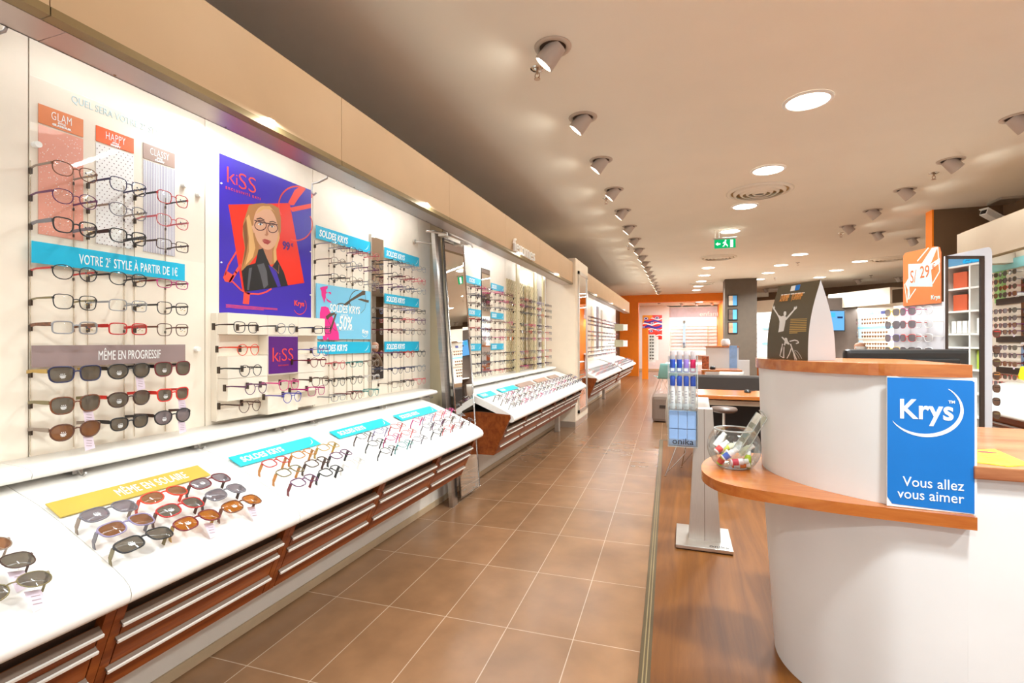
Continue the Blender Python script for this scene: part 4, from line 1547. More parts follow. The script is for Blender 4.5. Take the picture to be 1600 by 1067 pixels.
LSP = [(-.74, .95), (-.74, 1.93), (-.745, 2.90), (-.755, 3.89), (-.765, 4.86), (-.77, 5.85), (-.78, 6.82), (-.79, 7.80), (-.80, 8.78), (-.81, 9.75), (-.81, 10.6), (-.81, 11.4), (-.81, 12.2), (-.82, 13.0), (-.82, 13.8), (-.82, 14.6), (-.83, 15.4), (-.83, 16.3), (-.83, 17.2), (-.83, 18.2)]
for i, (x, y) in enumerate(LSP):
    ceiling_spot(x, y, -1, ('adjustable ceiling spot of the left row, %s from the camera' % ORD[i - 2]) if i > 1 else 'adjustable ceiling spot above the photo, %s one behind' % ['farther', 'nearer'][i], 'left row of ceiling spots')
RSP = [(2.49, 5.01), (2.46, 5.98), (2.43, 6.96), (2.40, 7.92), (2.37, 8.88)]
for i, (x, y) in enumerate(RSP):
    ceiling_spot(x, y, 1, 'adjustable ceiling spot of the right row, %s from the camera' % ORD[i], 'right row of ceiling spots')
for i, (x, y, l) in enumerate(((2.96, 9.55, 'adjustable ceiling spot left of the orange edged pillar'), (3.69, 10.28, 'adjustable ceiling spot nearest the orange header'), (4.68, 16.6, 'small far ceiling spot above the far sunglasses rack'), (5.57, 16.4, 'small far ceiling spot behind the orange header'), (2.59, 18.6, 'small far ceiling spot right of the brown column'))):
    ceiling_spot(x, y, .8, l, 'far right ceiling spots', diry=.3)


def downlight(x, y, label, z=CEIL):
    t = thing('downlight', label, 'ceiling light', (x, y, z), 'round downlights')
    MB().lathe([(.140, -.001), (.142, -.012), (.165, -.006), (.167, -.001)], (x, y, z), n=32).build('rim', M_WHITE, t)
    MB().cyl((x, y, z - .002), (x, y, z - .006), .141, n=32).build('diffuser', M_DISC, t)
    area_light('downlight_light', (x, y, z - .016), (0, 0, -1), .26, .26, W_DOWN, WARM, shape='DISK', parent=t, spread=140)


DL = [(.86, 4.16, 'middle row'), (.82, 5.70, 'middle row'), (.75, 7.13, 'middle row'), (.70, 8.67, 'middle row'), (.55, 12.78, 'far middle row'), (.52, 14.22, 'far middle row'), (.48, 15.6, 'far middle row'), (.43, 16.95, 'far middle row'), (.40, 18.2, 'far middle row'),
      (2.22, 11.42, 'row right of the brown column'), (2.12, 12.89, 'row right of the brown column'), (2.05, 14.25, 'row right of the brown column'), (2.01, 15.6, 'row right of the brown column'), (3.66, 12.85, 'row above the tent card'), (3.57, 14.27, 'row above the tent card'), (3.52, 15.68, 'row above the tent card')]
cnt = {}
for x, y, rw in DL:
    cnt[rw] = cnt.get(rw, 0) + 1
    downlight(x, y, 'glowing round downlight of the %s, %s from the camera' % (rw, ORD[cnt[rw] - 1]))
# the row goes on over the camera, out of the photo
for i, (x, y) in enumerate(((.92, 2.6), (.98, 1.0), (2.35, 2.6), (2.4, .6), (-.2, -1.2))):
    downlight(x, y, 'glowing round downlight above or behind the camera, %s' % ['over the reception shelf', 'nearest the camera', 'over the lower desk', 'right of the camera', 'behind the camera'][i])


def vent(x, y, label, r=.36):
    t = thing('round_air_vent', label, 'air vent', (x, y, CEIL), 'round ceiling vents')
    q = MB()
    q.lathe([(r, -.001), (r, -.008), (r - .035, -.022), (r - .045, -.012), (r - .045, -.001)], (x, y, CEIL), n=40)
    q.build('rim', M_CEIL, t)
    for k, rr_ in enumerate((.26, .19, .125, .06)):
        MB().lathe([(rr_ * r / .36 + .025, -.004), (rr_ * r / .36 + .02, -.024), (rr_ * r / .36 - .004, -.040), (rr_ * r / .36 - .012, -.034), (rr_ * r / .36 + .012, -.02), (rr_ * r / .36 + .017, -.004)], (x, y, CEIL), n=40).build('blade', M_CEIL, t)
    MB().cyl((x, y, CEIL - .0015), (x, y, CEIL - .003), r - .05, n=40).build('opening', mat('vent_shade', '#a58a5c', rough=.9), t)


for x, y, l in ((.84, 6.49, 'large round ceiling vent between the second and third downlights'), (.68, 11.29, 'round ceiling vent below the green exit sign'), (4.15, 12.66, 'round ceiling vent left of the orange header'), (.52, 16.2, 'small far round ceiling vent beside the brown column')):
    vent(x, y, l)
M_BRASS = mat('sprinkler_brass', '#b89c84', rough=.3, metal=.8)
for x, y, l in ((-.90, 3.10, 'sprinkler head beside the first left spot'), (-.91, 6.19, 'sprinkler head beside the fourth left spot'), (-.97, 9.39, 'sprinkler head beside the far left spots'), (2.48, 6.38, 'sprinkler head beside the second right spot'), (2.42, 9.41, 'sprinkler head beside the fifth right spot'),
                (2.41, 12.61, 'small far sprinkler head above the tent card'), (4.72, 15.68, 'small far sprinkler head left of the orange header'), (2.39, 15.44, 'small far sprinkler head right of the brown column')):
    t = thing('sprinkler', l, 'sprinkler', (x, y, CEIL), 'ceiling sprinklers')
    MB().lathe([(.0, -.012), (.030, -.010), (.045, -.001)], (x, y, CEIL), n=20).build('plate', M_CHROME, t)
    q = MB().cyl((x, y, CEIL - .01), (x, y, CEIL - .035), .008, n=10)
    for s in (-1, 1):
        q.tube([(x + s * .012, y, CEIL - .03), (x + s * .015, y, CEIL - .05), (x, y, CEIL - .066)], .003, n=5)
    q.build('frame', M_BRASS, t)
    MB().cyl((x, y, CEIL - .066), (x, y, CEIL - .069), .02, n=14).build('deflector', M_BRASS, t)

# hanging exit sign
t = thing('exit_sign', 'green glowing exit sign hanging from the ceiling', 'exit sign', (.61, 8.55, CEIL))
M_EXIT = emit('exit_green', '#10a05a', 1.1)
M_EXITW = emit('exit_white', '#f4fff8', 1.6)
MB().box(.45, .775, 8.53, 8.57, 2.80, 2.955, bev=.006).build('housing', M_WHITE, t)
MB().box(.458, .767, 8.526, 8.529, 2.808, 2.947).build('panel', M_EXIT, t)
MB().box(.44, .785, 8.52, 8.58, 2.958, 2.975, bev=.004).build('top_rail', M_ALU, t)
q = MB()
yy = 8.5255
q.add([(.475, yy, 2.878), (.51, yy, 2.905), (.51, yy, 2.888), (.545, yy, 2.888), (.545, yy, 2.868), (.51, yy, 2.868), (.51, yy, 2.851)], [(0, 1, 6), (2, 3, 4, 5)])
q.build('arrow', M_EXITW, t)
q = MB()
q.add([(.69, yy, 2.82), (.73, yy, 2.82), (.73, yy, 2.935), (.69, yy, 2.935)], [(0, 1, 2, 3)])
q.build('door_sign', M_EXITW, t)
q = MB()
q.add([(.622 + .012 * cos(k * pi / 5), yy, 2.928 + .012 * sin(k * pi / 5)) for k in range(10)], [list(range(10))])
q.add([(.60, yy, 2.91), (.625, yy, 2.912), (.632, yy, 2.875), (.655, yy, 2.85), (.65, yy, 2.825), (.638, yy, 2.848), (.615, yy, 2.868), (.60, yy, 2.835), (.575, yy, 2.835), (.592, yy, 2.85), (.605, yy, 2.875), (.602, yy, 2.892), (.585, yy, 2.88), (.58, yy, 2.89)], [list(range(14))])
q.build('running_figure', M_EXITW, t)
for x in (.47, .525):
    MB().cyl((x, 8.55, 2.97), (x, 8.55, CEIL), .005, n=8).build('hanger', M_ALU, t)

# ------------------------------------------------------------------ reception desk
CURVE = [(.85, 1.947), (.78, 1.948), (.71, 1.952), (.655, 1.960), (.60, 1.985), (.54, 2.025), (.46, 2.092), (.395, 2.178), (.352, 2.26), (.33, 2.34), (.325, 2.42), (.335, 2.49), (.365, 2.55), (.42, 2.59), (.50, 2.60)]


def smooth_curve(pts, n=4):
    out = []
    for i in range(len(pts) - 1):
        p0, p1, p2, p3 = pts[max(i - 1, 0)], pts[i], pts[i + 1], pts[min(i + 2, len(pts) - 1)]
        for k in range(n):
            t_ = k / n
            out.append(tuple(.5 * ((2 * p1[a]) + (-p0[a] + p2[a]) * t_ + (2 * p0[a] - 5 * p1[a] + 4 * p2[a] - p3[a]) * t_ ** 2 + (-p0[a] + 3 * p1[a] - 3 * p2[a] + p3[a]) * t_ ** 3) for a in (0, 1)))
    out.append(pts[-1])
    return out


CS_ = smooth_curve(CURVE, 4)


def body_pt(p, z):
    s = (z - .79) * (.15 if z < .79 else .07)
    w = min(1, max(0, (.85 - p[0]) / .3))
    return Vector((p[0] + (p[0] - .75) * s * w, p[1] + (p[1] - 2.35) * s * w * .6, z))


M_DESKW = mat('desk_white', '#e6e3e0', rough=.42, vary=.02, scale=5)
t = thing('reception_desk', 'white curved reception desk with wooden tops and a shelf', 'reception desk', (.9, 2.2, 0))
q = MB()
zl = [.0, .2, .4, .6, .75]
n = len(CS_)
vs = [body_pt(p, z) for z in zl for p in CS_]
q.add(vs, [(j * n + i, j * n + i + 1, (j + 1) * n + i + 1, (j + 1) * n + i) for j in range(len(zl) - 1) for i in range(n - 1)], 0, True)
q.box(.50, .86, 2.585, 2.60, 0, .75)
q.box(.845, 2.6, 1.947, 1.965, 0, .903)
q.build('lower_body', M_DESKW, t)
q = MB()
zl = [.79, .95, 1.1, 1.217]
vs = [body_pt(p, z) for z in zl for p in CS_]
q.add(vs, [(j * n + i, j * n + i + 1, (j + 1) * n + i + 1, (j + 1) * n + i) for j in range(len(zl) - 1) for i in range(n - 1)], 0, True)
q.box(.846, .850, 1.947, 2.06, .79, 1.217)
q.build('upper_body', M_DESKW, t)
# raised wooden top
q = MB()
ol = [body_pt(p, 1.237) for p in CS_]
ctr = Vector((.75, 2.3, 1.237))
ol = [p + Vector((-.012 if p.x < .6 else 0, -.014 if p.y < 2.2 else 0, 0)) for p in ol]
ol = [p for p in ol] + [Vector((.60, 2.56, 1.237)), Vector((.75, 2.50, 1.237)), Vector((.85, 2.47, 1.237))]
q.prism(ol, (0, 0, -.02), (0, 0, .02))
q.build('raised_top', M_COUNTER, t)
# lower wooden shelf
sh = [(.85, 1.905), (.68, 1.918), (.47, 1.942), (.29, 1.99), (.20, 2.02), (.14, 2.06), (.10, 2.12), (.075, 2.20), (.07, 2.28), (.08, 2.38), (.105, 2.47), (.15, 2.56), (.23, 2.63), (.34, 2.66), (.45, 2.64), (.55, 2.55), (.85, 2.10)]
q = MB()
shc = smooth_curve(sh[:15], 4) + sh[15:]
q.prism([Vector((p[0], p[1], .77)) for p in shc], (0, 0, -.02), (0, 0, .02))
q.build('shelf', M_COUNTER, t)
q = MB()
q.box(.852, 2.6, 1.925, 2.82, .903, .943, bev=.004)
q.box(.52, 1.12, 2.30, 2.98, .903, .942)
q.build('desk_top', wood('desk_wood', '#955431', '#b5764c', rough=.3, stretch=(3, 24, 24)), t)
q = MB()
q.box(1.2, 1.22, 1.965, 2.58, 0, .903)
q.box(2.55, 2.6, 1.965, 2.6, 0, .903)
q.build('support_panel', M_DESKW, t)

# the big blue sign on the desk front
def cut_sign():
    t = thing('logo_sign', 'bright blue sign with a white logo and slogan on the reception desk', 'sign', (.628, 1.937, .785))
    p00, p10 = Vector((.630, 1.943, 0)), Vector((.857, 1.934, 0))
    ex = (p10 - p00).normalized()
    nrm = Vector((ex.y, -ex.x, 0))
    w = (p10 - p00).length
    if nrm.y > 0:
        nrm = -nrm

    def P(u, z, o=0):
        return p00 + ex * u + nrm * o + Vector((0, 0, z))
    q = MB()
    q.prism([P(-.001, .792), P(w + .004, .791), P(w + .004, 1.217), P(-.001, 1.216)], nrm * -.001, nrm * .001)
    q.build('backing', M_INKW, t)
    q = MB()
    q.prism([P(.013, .800), P(w - .002, .793), P(w - .002, 1.203), P(w - .008, 1.208), P(0, 1.213), P(0, .822)], nrm * .001, nrm * .002)
    q.build('panel', mat('sign_blue', '#0a70c0', rough=.35, vary=.03), t)
    ang = math.atan2(ex.y, ex.x)
    R_ = (pi / 2, 0, ang)
    tm = M_INKW
    loc = lambda u, z: P(u, z, .0025) - t.location
    part('lettering', text_mesh('Krys', .088, tm, off=.0017, sx=.86, space=1.02), t, loc(.030, 1.082), R_)
    part('lettering', text_mesh('TM', .012, tm, off=.0004), t, loc(.160, 1.135), R_)
    part('lettering', text_mesh('Vous allez', .045, tm, align='RIGHT', sx=.86), t, loc(w - .028, .862), R_)
    part('lettering', text_mesh('vous aimer', .045, tm, align='RIGHT', sx=.86), t, loc(w - .028, .822), R_)
    q = MB()
    # crescent: between two ellipses
    N = 26
    outer = [(.100 + .098 * cos(radians(a)), 1.112 + .088 * sin(radians(a))) for a in [48 - (195) * i / N for i in range(N + 1)]]
    inner = [(.094 + .096 * cos(radians(a)), 1.118 + .084 * sin(radians(a))) for a in [48 - (195) * i / N for i in range(N + 1)]]
    for i in range(N):
        q.poly([P(*outer[i], .0028), P(*outer[i + 1], .0028), P(*inner[i + 1], .0028), P(*inner[i], .0028)])
    q.build('crescent', tm, t)


cut_sign()

# tent card on the raised top
t = thing('tent_card', 'dark olive tent card with a cyclist raising both arms, standing on the reception desk', 'tent card', (.44, 2.25, 1.257))
a0, a1 = Vector((.339, 2.385, 1.2575)), Vector((.446, 2.155, 1.2575))
dep = Vector((.103, .048, 0))
ap0, ap1 = Vector((.386, 2.40, 1.568)), Vector((.492, 2.173, 1.565))
M_TENT = mat('tent_olive', '#55472f', rough=.45, vary=.03)
M_TENTW = mat('tent_white', '#aca6a3', rough=.6, vary=.01)


def bulge(u, v):
    """A point of the printed face: u along, v up; the card bows outwards."""
    lo = a0.lerp(a1, u)
    hi = ap0.lerp(ap1, u)
    p = lo.lerp(hi, v)
    e = (a1 - a0).normalized()
    nn = Vector((e.y, -e.x, 0))
    if nn.x > 0:
        nn = -nn
    return p + nn * (.016 * math.sin(pi * min(1, v * 1.02))) , nn


q = MB()
NV = 12
for i in range(NV):
    v0, v1 = i / NV, (i + 1) / NV
    q.add([bulge(0, v0)[0], bulge(1, v0)[0], bulge(1, v1)[0], bulge(0, v1)[0]], [(0, 1, 2, 3)], 0, True)
q.build('printed_face', M_TENT, t)
q = MB()
for i in range(NV):
    v0, v1 = i / NV, (i + 1) / NV

    def bk(u, v):
        lo = a0.lerp(a1, u) + dep
        hi = ap0.lerp(ap1, u)
        e = (a1 - a0).normalized()
        nn = Vector((-e.y, e.x, 0))
        if nn.x < 0:
            nn = -nn
        return lo.lerp(hi, v) + nn * .016 * math.sin(pi * v)
    q.add([bk(0, v0), bk(1, v0), bk(1, v1), bk(0, v1)], [(0, 1, 2, 3)], 0, True)
    for u in (1, 0):
        q.add([bulge(u, v0)[0], bk(u, v0), bk(u, v1), bulge(u, v1)[0]], [(0, 1, 2, 3)], 0, False)
q.build('plain_side', M_TENTW, t)


def TK(cx, cyy):
    """crop pixel of the printed face (crop 1190,430..1320,580) to (u, v)."""
    px, py = cx, cyy
    xl = 66 + (190 - 66) * ((940 - py) / 825) ** 1.0
    yb = 930 + 20 * (px - 66) / 450
    yt = 115 - 60 * (px - 195) / 460
    v = (yb - py) / (yb - yt)
    xl = 66 + 124 * v ** 1.35
    xr = 515 + 140 * v ** 1.35
    return (px - xl) / (xr - xl), v


M_TPRINT = mat('tent_print', '#e3dcd4', rough=.5, vary=.05)
M_TGOLD = mat('tent_gold', '#c39a4c', rough=.5)
M_TORANGE = mat('tent_orange', '#e0954a', rough=.5)


def tp(q, pts, k=0, lift=.0008):
    out = []
    for c in pts:
        u, v = TK(*c)
        p, nn = bulge(u, v)
        out.append(p + nn * lift)
    q.poly(out, k)


def tl_(q, pts, w, k=0, lift=.0009):
    for (xa, ya), (xb, yb) in zip(pts, pts[1:]):
        d = math.hypot(xb - xa, yb - ya) or 1
        nx, ny = -(yb - ya) / d * w / 2, (xb - xa) / d * w / 2
        tp(q, [(xa + nx, ya + ny), (xb + nx, yb + ny), (xb - nx, yb - ny), (xa - nx, ya - ny)], k, lift)


q = MB()
tp(q, [(232, 490), (262, 465), (318, 465), (312, 500), (300, 570), (285, 628), (222, 642), (234, 590), (240, 520)])
tp(q, [(240, 500), (205, 440), (160, 385), (172, 372), (225, 445), (262, 468)])
tp(q, [(300, 500), (350, 440), (395, 390), (410, 392), (370, 445), (318, 505)])
tp(q, [(160, 388), (142, 350), (146, 338), (156, 358), (162, 335), (168, 358), (176, 350), (174, 378)])
tp(q, [(394, 392), (402, 350), (410, 368), (424, 345), (426, 362), (434, 352), (430, 375), (412, 392)])
tp(q, [(288, 412), (300, 404), (314, 412), (316, 440), (306, 462), (292, 458), (284, 435)])
tp(q, [(240, 470), (262, 462), (292, 455), (306, 470)])
tp(q, [(255, 695), (268, 690), (292, 715), (298, 702), (318, 705), (326, 740), (345, 772), (330, 778), (300, 765), (290, 790), (278, 780), (290, 740)])
tl_(q, [(345, 742), (400, 728), (432, 738), (438, 758), (410, 766)], 12)
tl_(q, [(262, 770), (250, 830), (222, 900), (262, 925), (275, 810)], 9)
tl_(q, [(222, 900), (245, 820), (270, 770)], 5)
tl_(q, [(278, 800), (268, 890), (268, 925)], 9)
tl_(q, [(352, 770), (372, 850), (402, 942)], 13)
tl_(q, [(372, 850), (378, 900), (385, 942)], 6)
tl_(q, [(365, 800), (330, 880), (300, 930)], 10)
tl_(q, [(385, 840), (415, 850), (440, 890), (458, 932)], 4)
tl_(q, [(385, 850), (420, 900), (432, 935)], 3)
q.build('printed_figure', M_TPRINT, t)
q = MB()
for i in range(9):
    y = 498 + i * 19
    tl_(q, [(366 - i * 2.4, y), ((540 - i * 2) if i < 8 else 436, y - 3)], 9)
q.build('printed_text', M_TGOLD, t)
q = MB()
tp(q, [(345, 118), (448, 100), (440, 160), (338, 178)])
q.build('logo_ground', M_TPRINT, t)
q = MB()
tp(q, [(396, 109), (448, 100), (440, 160), (388, 170)], lift=.001)
q.build('logo', mat('sign_blue', '#0a70c0', rough=.35), t)


def tent_text(s, size, m, cx, cyy, **kw):
    u, v = TK(cx, cyy)
    p, nn = bulge(u, v)
    p2, _ = bulge(u, v + .05)
    ex = (a1 - a0).normalized()
    up = (p2 - p).normalized()
    zz = ex.cross(up)
    M = Matrix((ex, up, zz)).transposed()
    o = part('lettering', text_mesh(s, size, m, **kw), t, p + nn * .0012 - t.location, M.to_euler())


q = MB()
x_ = 236
for w_ in (34, 52, 26, 48, 30, 44, 38):
    tl_(q, [(x_, 219 - (x_ - 236) * .085), (x_ + w_ - 7, 219 - (x_ + w_ - 243) * .085)], 13)
    x_ += w_
q.build('fine_print', M_TPRINT, t)
tent_text('1 SOLAIRE', .019, M_TORANGE, 228, 258, off=.0002, sx=.66, shear=.2)
tent_text('ACHET\u00c9E', .019, M_TORANGE, 222, 295, off=.0002, sx=.66, shear=.2)
tent_text('| 1 SOLAIRE', .019, M_TORANGE, 366, 244, off=.0002, sx=.66, shear=.2)
tent_text('| OFFERTE', .019, M_TORANGE, 362, 280, off=.0002, sx=.66, shear=.2)

# monitor seen from behind
t = thing('monitor', 'black computer monitor seen from behind over the reception desk', 'monitor', (.93, 2.66, .9435), rot=(0, 0, YAW))
q = MB().box(-.272, .272, -.02, .02, .09, .352, bev=.018)
q.box(-.22, .22, -.035, -.02, .13, .31, bev=.008)
q.build('casing', M_BLACK, t, local=True)
MB().box(-.262, .262, .0205, .022, .105, .34).build('screen', mat('screen_dark', '#20242a', rough=.2), t, local=True)
MB().box(-.03, .03, -.055, -.03, .012, .2).build('neck', M_BLACK, t, local=True)
MB().box(-.12, .12, -.11, .07, .0, .012, bev=.004).build('foot', M_BLACK, t, local=True)

# leaflet on the desk
t = thing('leaflet', 'yellow leaflet with a red oval lying on the lower desk', 'leaflet', (.95, 2.0, .943))
M_YEL = mat('leaflet_yellow', '#e6dc1e', rough=.5)
pts = [onZ(*p, .9435) for p in ((1521, 704), (1553, 702), (1612, 727), (1575, 729), (1521, 722))]
MB().prism(pts, (0, 0, 0), (0, 0, .0015)).build('sheet', M_YEL, t)
q = MB()
c = onZ(1543, 706.5, .9455)
q.poly([c + Vector((.028 * cos(k * pi / 12), .020 * sin(k * pi / 12), 0)) for k in range(24)])
q.build('oval', mat('leaflet_red', '#b3302a', rough=.5), t)
for k in range(4):
    p = onZ(1530 + 4 * k, 711 + 3 * k, .9453)
    MB().box(p.x, p.x + .06, p.y, p.y + .003, .9451, .9453).build('print', mat('leaflet_ink', '#7a6a1a', rough=.5), t)

# ------------------------------------------------------------------ bowl of small bottles with a scoop
BC = Vector((.203, 2.335, .79))
t = thing('glass_bowl', 'clear round bowl on the wooden shelf filled with small coloured bottles', 'bowl', BC)
R = .108
prof = [(.0, .003), (.055, .002), (.062, .004)]
for k in range(13):
    a = radians(-52 + k * (52 + 44) / 12)
    prof.append((R * cos(a), .088 + R * sin(a)))
inner = [(r - .003, z + .0005) for r, z in prof[::-1]]
q = MB()
q.lathe([(p[0], p[1]) for p in prof], BC, n=36)
q.build('bowl', clear('bowl_glass', '#f4f6f4', gloss=.07, alpha=.03), t)
rz = prof[-1]
MB().tube([BC + Vector((rz[0] * cos(2 * pi * k / 36), rz[0] * sin(2 * pi * k / 36), rz[1])) for k in range(36)], .0032, n=6, closed=True).build('rim', clear('bowl_rim', '#f4f4f0', gloss=.25, alpha=.25), t)
MB().tube([BC + Vector((.060 * cos(2 * pi * k / 30), .060 * sin(2 * pi * k / 30), .004)) for k in range(30)], .003, n=6, closed=True).build('foot_ring', clear('bowl_rim', '#f4f4f0', gloss=.25, alpha=.25), t)

BOT = [((-.045, -.03, .040), (.5, -.2, .85), 'green', 'red', 'small bottle with a lime green cap low at the left of the bowl', '#9ac11e', '#c8302c'),
       ((-.022, -.045, .062), (.80, .0, .60), 'white', 'blue', 'small white bottle with a blue label at the front of the bowl', '#f0eef2', '#2f5fc0'),
       ((.012, -.052, .034), (1, .15, .12), 'white', 'pink', 'small bottle with a crimson label lying low in the bowl', '#efe6ea', '#d01f4a'),
       ((.020, -.035, .018), (1, .0, .05), 'orange', 'white', 'small orange bottle on the bottom of the bowl', '#ef7b1f', '#f5f2ee'),
       ((.052, -.02, .035), (.1, .3, 1), 'green', 'lime', 'small lime green bottle at the right of the bowl', '#b6cf2a', '#8fb31c'),
       ((.045, -.0, .075), (.8, .1, .55), 'white', 'white', 'small plain white bottle at the right of the bowl', '#f3f1ee', '#e5e0dc'),
       ((-.050, .01, .078), (.7, .3, .6), 'white', 'red', 'small white bottle with a red label at the left of the bowl', '#f4f1ef', '#d63a3a'),
       ((-.02, .02, .080), (.9, .2, .35), 'yellow', 'lime', 'small bottle with a yellow label at the back of the bowl', '#f0e9c8', '#cfd62a'),
       ((-.055, .03, .105), (.5, .2, .7), 'white', 'white', 'small white bottle topmost at the left of the bowl', '#f5f4f2', '#e9e6e4')]
for i, (c, d, a, b, lab, h1, h2) in enumerate(BOT):
    d = Vector(d).normalized()
    c = BC + Vector(c)
    t = thing('small_bottle', lab, 'bottle', c, 'small bottles in the bowl')
    r_ = .0135
    p0, p1 = c - d * .030, c + d * .018
    q = MB().cyl(p0, p1, r_, n=16)
    q.cyl(p1, p1 + d * .006, r_, r_ * .7, n=16)
    q.build('body', mat('bottle_' + h1[1:], h1, rough=.35), t)
    MB().cyl(p0 + d * .006, p0 + d * .030, r_ + .0006, n=16, cap=False).build('label_band', mat('bottle_' + h2[1:], h2, rough=.4), t)
    MB().cyl(p1 + d * .006, p1 + d * .022, r_ * .8, n=14).build('cap', mat('bottle_cap', '#f4f2ef', rough=.35), t)
t = thing('scoop', 'clear acrylic scoop leaning out of the bowl of bottles', 'scoop', BC + Vector((.05, .02, .10)))
s0, s1 = BC + Vector((.005, -.020, .075)), BC + Vector((.098, -.015, .235))
d = (s1 - s0)
dn = d.normalized()
side = Vector((.28, -.85, -.15))
side = (side - dn * side.dot(dn)).normalized()
nr = dn.cross(side)
M_SCOOP = clear('scoop_acrylic', '#e9eedb', gloss=.12, alpha=.12)
q = MB()
w0 = .026
for k in range(8):
    t0, t1 = k / 8, (k + 1) / 8
    A = [s0.lerp(s1, tt) for tt in (t0, t1)]
    q.add([A[0] - side * w0, A[0] + side * w0, A[1] + side * w0, A[1] - side * w0], [(0, 1, 2, 3)], 0, True)
for s in (-1, 1):
    q.add([s0 + side * w0 * s, s1 + side * w0 * s, s1 + side * w0 * s + nr * .022, s0 + side * w0 * s + nr * .03], [(0, 1, 2, 3)])
q.build('blade', M_SCOOP, t)
q = MB()
q.tube([s0 + side * w0 + nr * .03, s1 + side * w0 + nr * .022, s1 + side * w0 * .6 + dn * .012, s1 - side * w0 * .6 + dn * .012, s1 - side * w0 + nr * .022, s0 - side * w0 + nr * .03], .0022, n=6)
q.tube([s0 + side * w0, s1 + side * w0], .0018, n=6)
q.tube([s0 - side * w0, s1 - side * w0], .0018, n=6)
q.build('edge', clear('bowl_rim', '#f4f4f0', gloss=.25, alpha=.25), t)

# ------------------------------------------------------------------ metal floor stand with an acrylic product rack
t = thing('product_stand', 'grey metal floor stand on a square plate holding an acrylic rack', 'stand', (.12, 3.54, .003))
q = MB()
q.box(-.05, .29, 3.35, 3.74, .010, .032, bev=.003)
q.k = 1
q.box(-.045, .285, 3.355, 3.735, .003, .012)
q.build('base_plate', [M_ALU, M_BLACK], t)
M_STAND = mat('stand_metal', '#c0b2a6', rough=.35, metal=.55, vary=.04, stretch=(40, 40, 1))
q = MB()
zt = .885
B = [(.03, 3.47), (.225, 3.47), (.225, 3.60), (.03, 3.60)]
T = [(.072, 3.50), (.178, 3.50), (.178, 3.60), (.072, 3.60)]
q.add([(x, y, .032) for x, y in B] + [(x, y, zt) for x, y in T], [(0, 1, 5, 4), (1, 2, 6, 5), (2, 3, 7, 6), (3, 0, 4, 7), (4, 5, 6, 7)])
q.add([(.1265, 3.4695, .032), (.1295, 3.4695, .032), (.1265, 3.4995, zt), (.1235, 3.4995, zt)], [(0, 1, 2, 3)], 1)
q.build('column', [M_STAND, M_GREYLAC2], t)
part('lettering', text_mesh('onika', .05, M_BLACK, sx=1.1), t, (.03, -.165, .0292), (0, 0, 0))
xl = onY(1044, 690, 3.40).x
xr = onY(1090, 690, 3.40).x
q = MB()
for z in (.648, .885, 1.125):
    q.box(xl, xr, 3.385, 3.50, z, z + .004)
q.box(xl, xr, 3.496, 3.50, .648, 1.235)
q.box(xl, xr, 3.383, 3.387, .648, .70)
q.box(xl, xr, 3.383, 3.387, .885, .93)
q.box(xl, xr, 3.383, 3.387, 1.125, 1.16)
for x in (xl, xr):
    q.box(x - .002, x + .002, 3.383, 3.50, .648, 1.235)
q.build('acrylic_rack', M_RACK, t)
q = MB()
for x in (xl, xr):
    q.tube([(x, 3.383, .648), (x, 3.383, .93), (x, 3.385, 1.235), (x, 3.50, 1.235)], .0022, n=6)
q.tube([(xl, 3.383, .65), (xr, 3.383, .65)], .002, n=6)
q.build('rack_edge', clear('bowl_rim', '#f4f4f0', gloss=.25, alpha=.25), t)
MB().box((xl + xr) / 2, .10, 3.50, 3.53, .80, .86).build('rack_bracket', M_ALU, t)
part('lettering', text_mesh('onika', .055, M_BLACK, sx=1.1), t, (xl + .025 - .12, 3.382 - 3.54, .665), FRONTTXT)
M_BOXB = mat('carton_blue', '#8fb0dd', rough=.5)
M_BOXB2 = mat('carton_blue_flap', '#dfe6f2', rough=.5)
wd = (xr - xl - .012) / 3
for r_, (z0, z1) in enumerate(((.655, .762), (.766, .876))):
    for k in range(3):
        x0 = xl + .005 + k * wd
        t = thing('product_carton', 'light blue carton in the acrylic rack, %s of the %s layer' % (COLN[k], ['lower', 'upper'][r_]), 'carton', (x0 + wd / 2, 3.43, z0), 'cartons in the acrylic rack')
        MB().box(x0 + .001, x0 + wd - .001, 3.395, 3.47, z0, z1, bev=.002).build('carton', M_BOXB, t)
        if r_:
            MB().box(x0 + .002, x0 + wd - .002, 3.42, 3.46, z1 - .001, z1 + .006).build('flap', M_BOXB2, t)
wb = (xr - xl - .012) / 4
M_SPRAY = mat('spray_white', '#d9d6d3', rough=.3)
M_CAPB = mat('spray_cap_blue', '#3558bd', rough=.35)
for k in range(4):
    x = xl + .006 + wb * (k + .5)
    t = thing('spray_bottle', 'white spray bottle with a blue cap in the acrylic rack, %s from the left' % ORD[k], 'spray bottle', (x, 3.435, .890), 'spray bottles in the acrylic rack')
    MB().lathe([(0, .890), (.0165, .890), (.0172, .893), (.0172, 1.035), (.015, 1.042)], (x, 3.435, 0), n=18).build('body', M_SPRAY, t)
    MB().lathe([(.016, 1.040), (.0165, 1.045), (.0165, 1.098), (.013, 1.104), (0, 1.104)], (x, 3.435, 0), n=18).build('cap', M_CAPB, t)
    q = MB()
    for kk in range(5):
        q.box(x - .008, x + .006, 3.4174, 3.4180, .93 + kk * .018, .934 + kk * .018)
    q.build('print', mat('spray_print', '#8a8790', rough=.5), t)
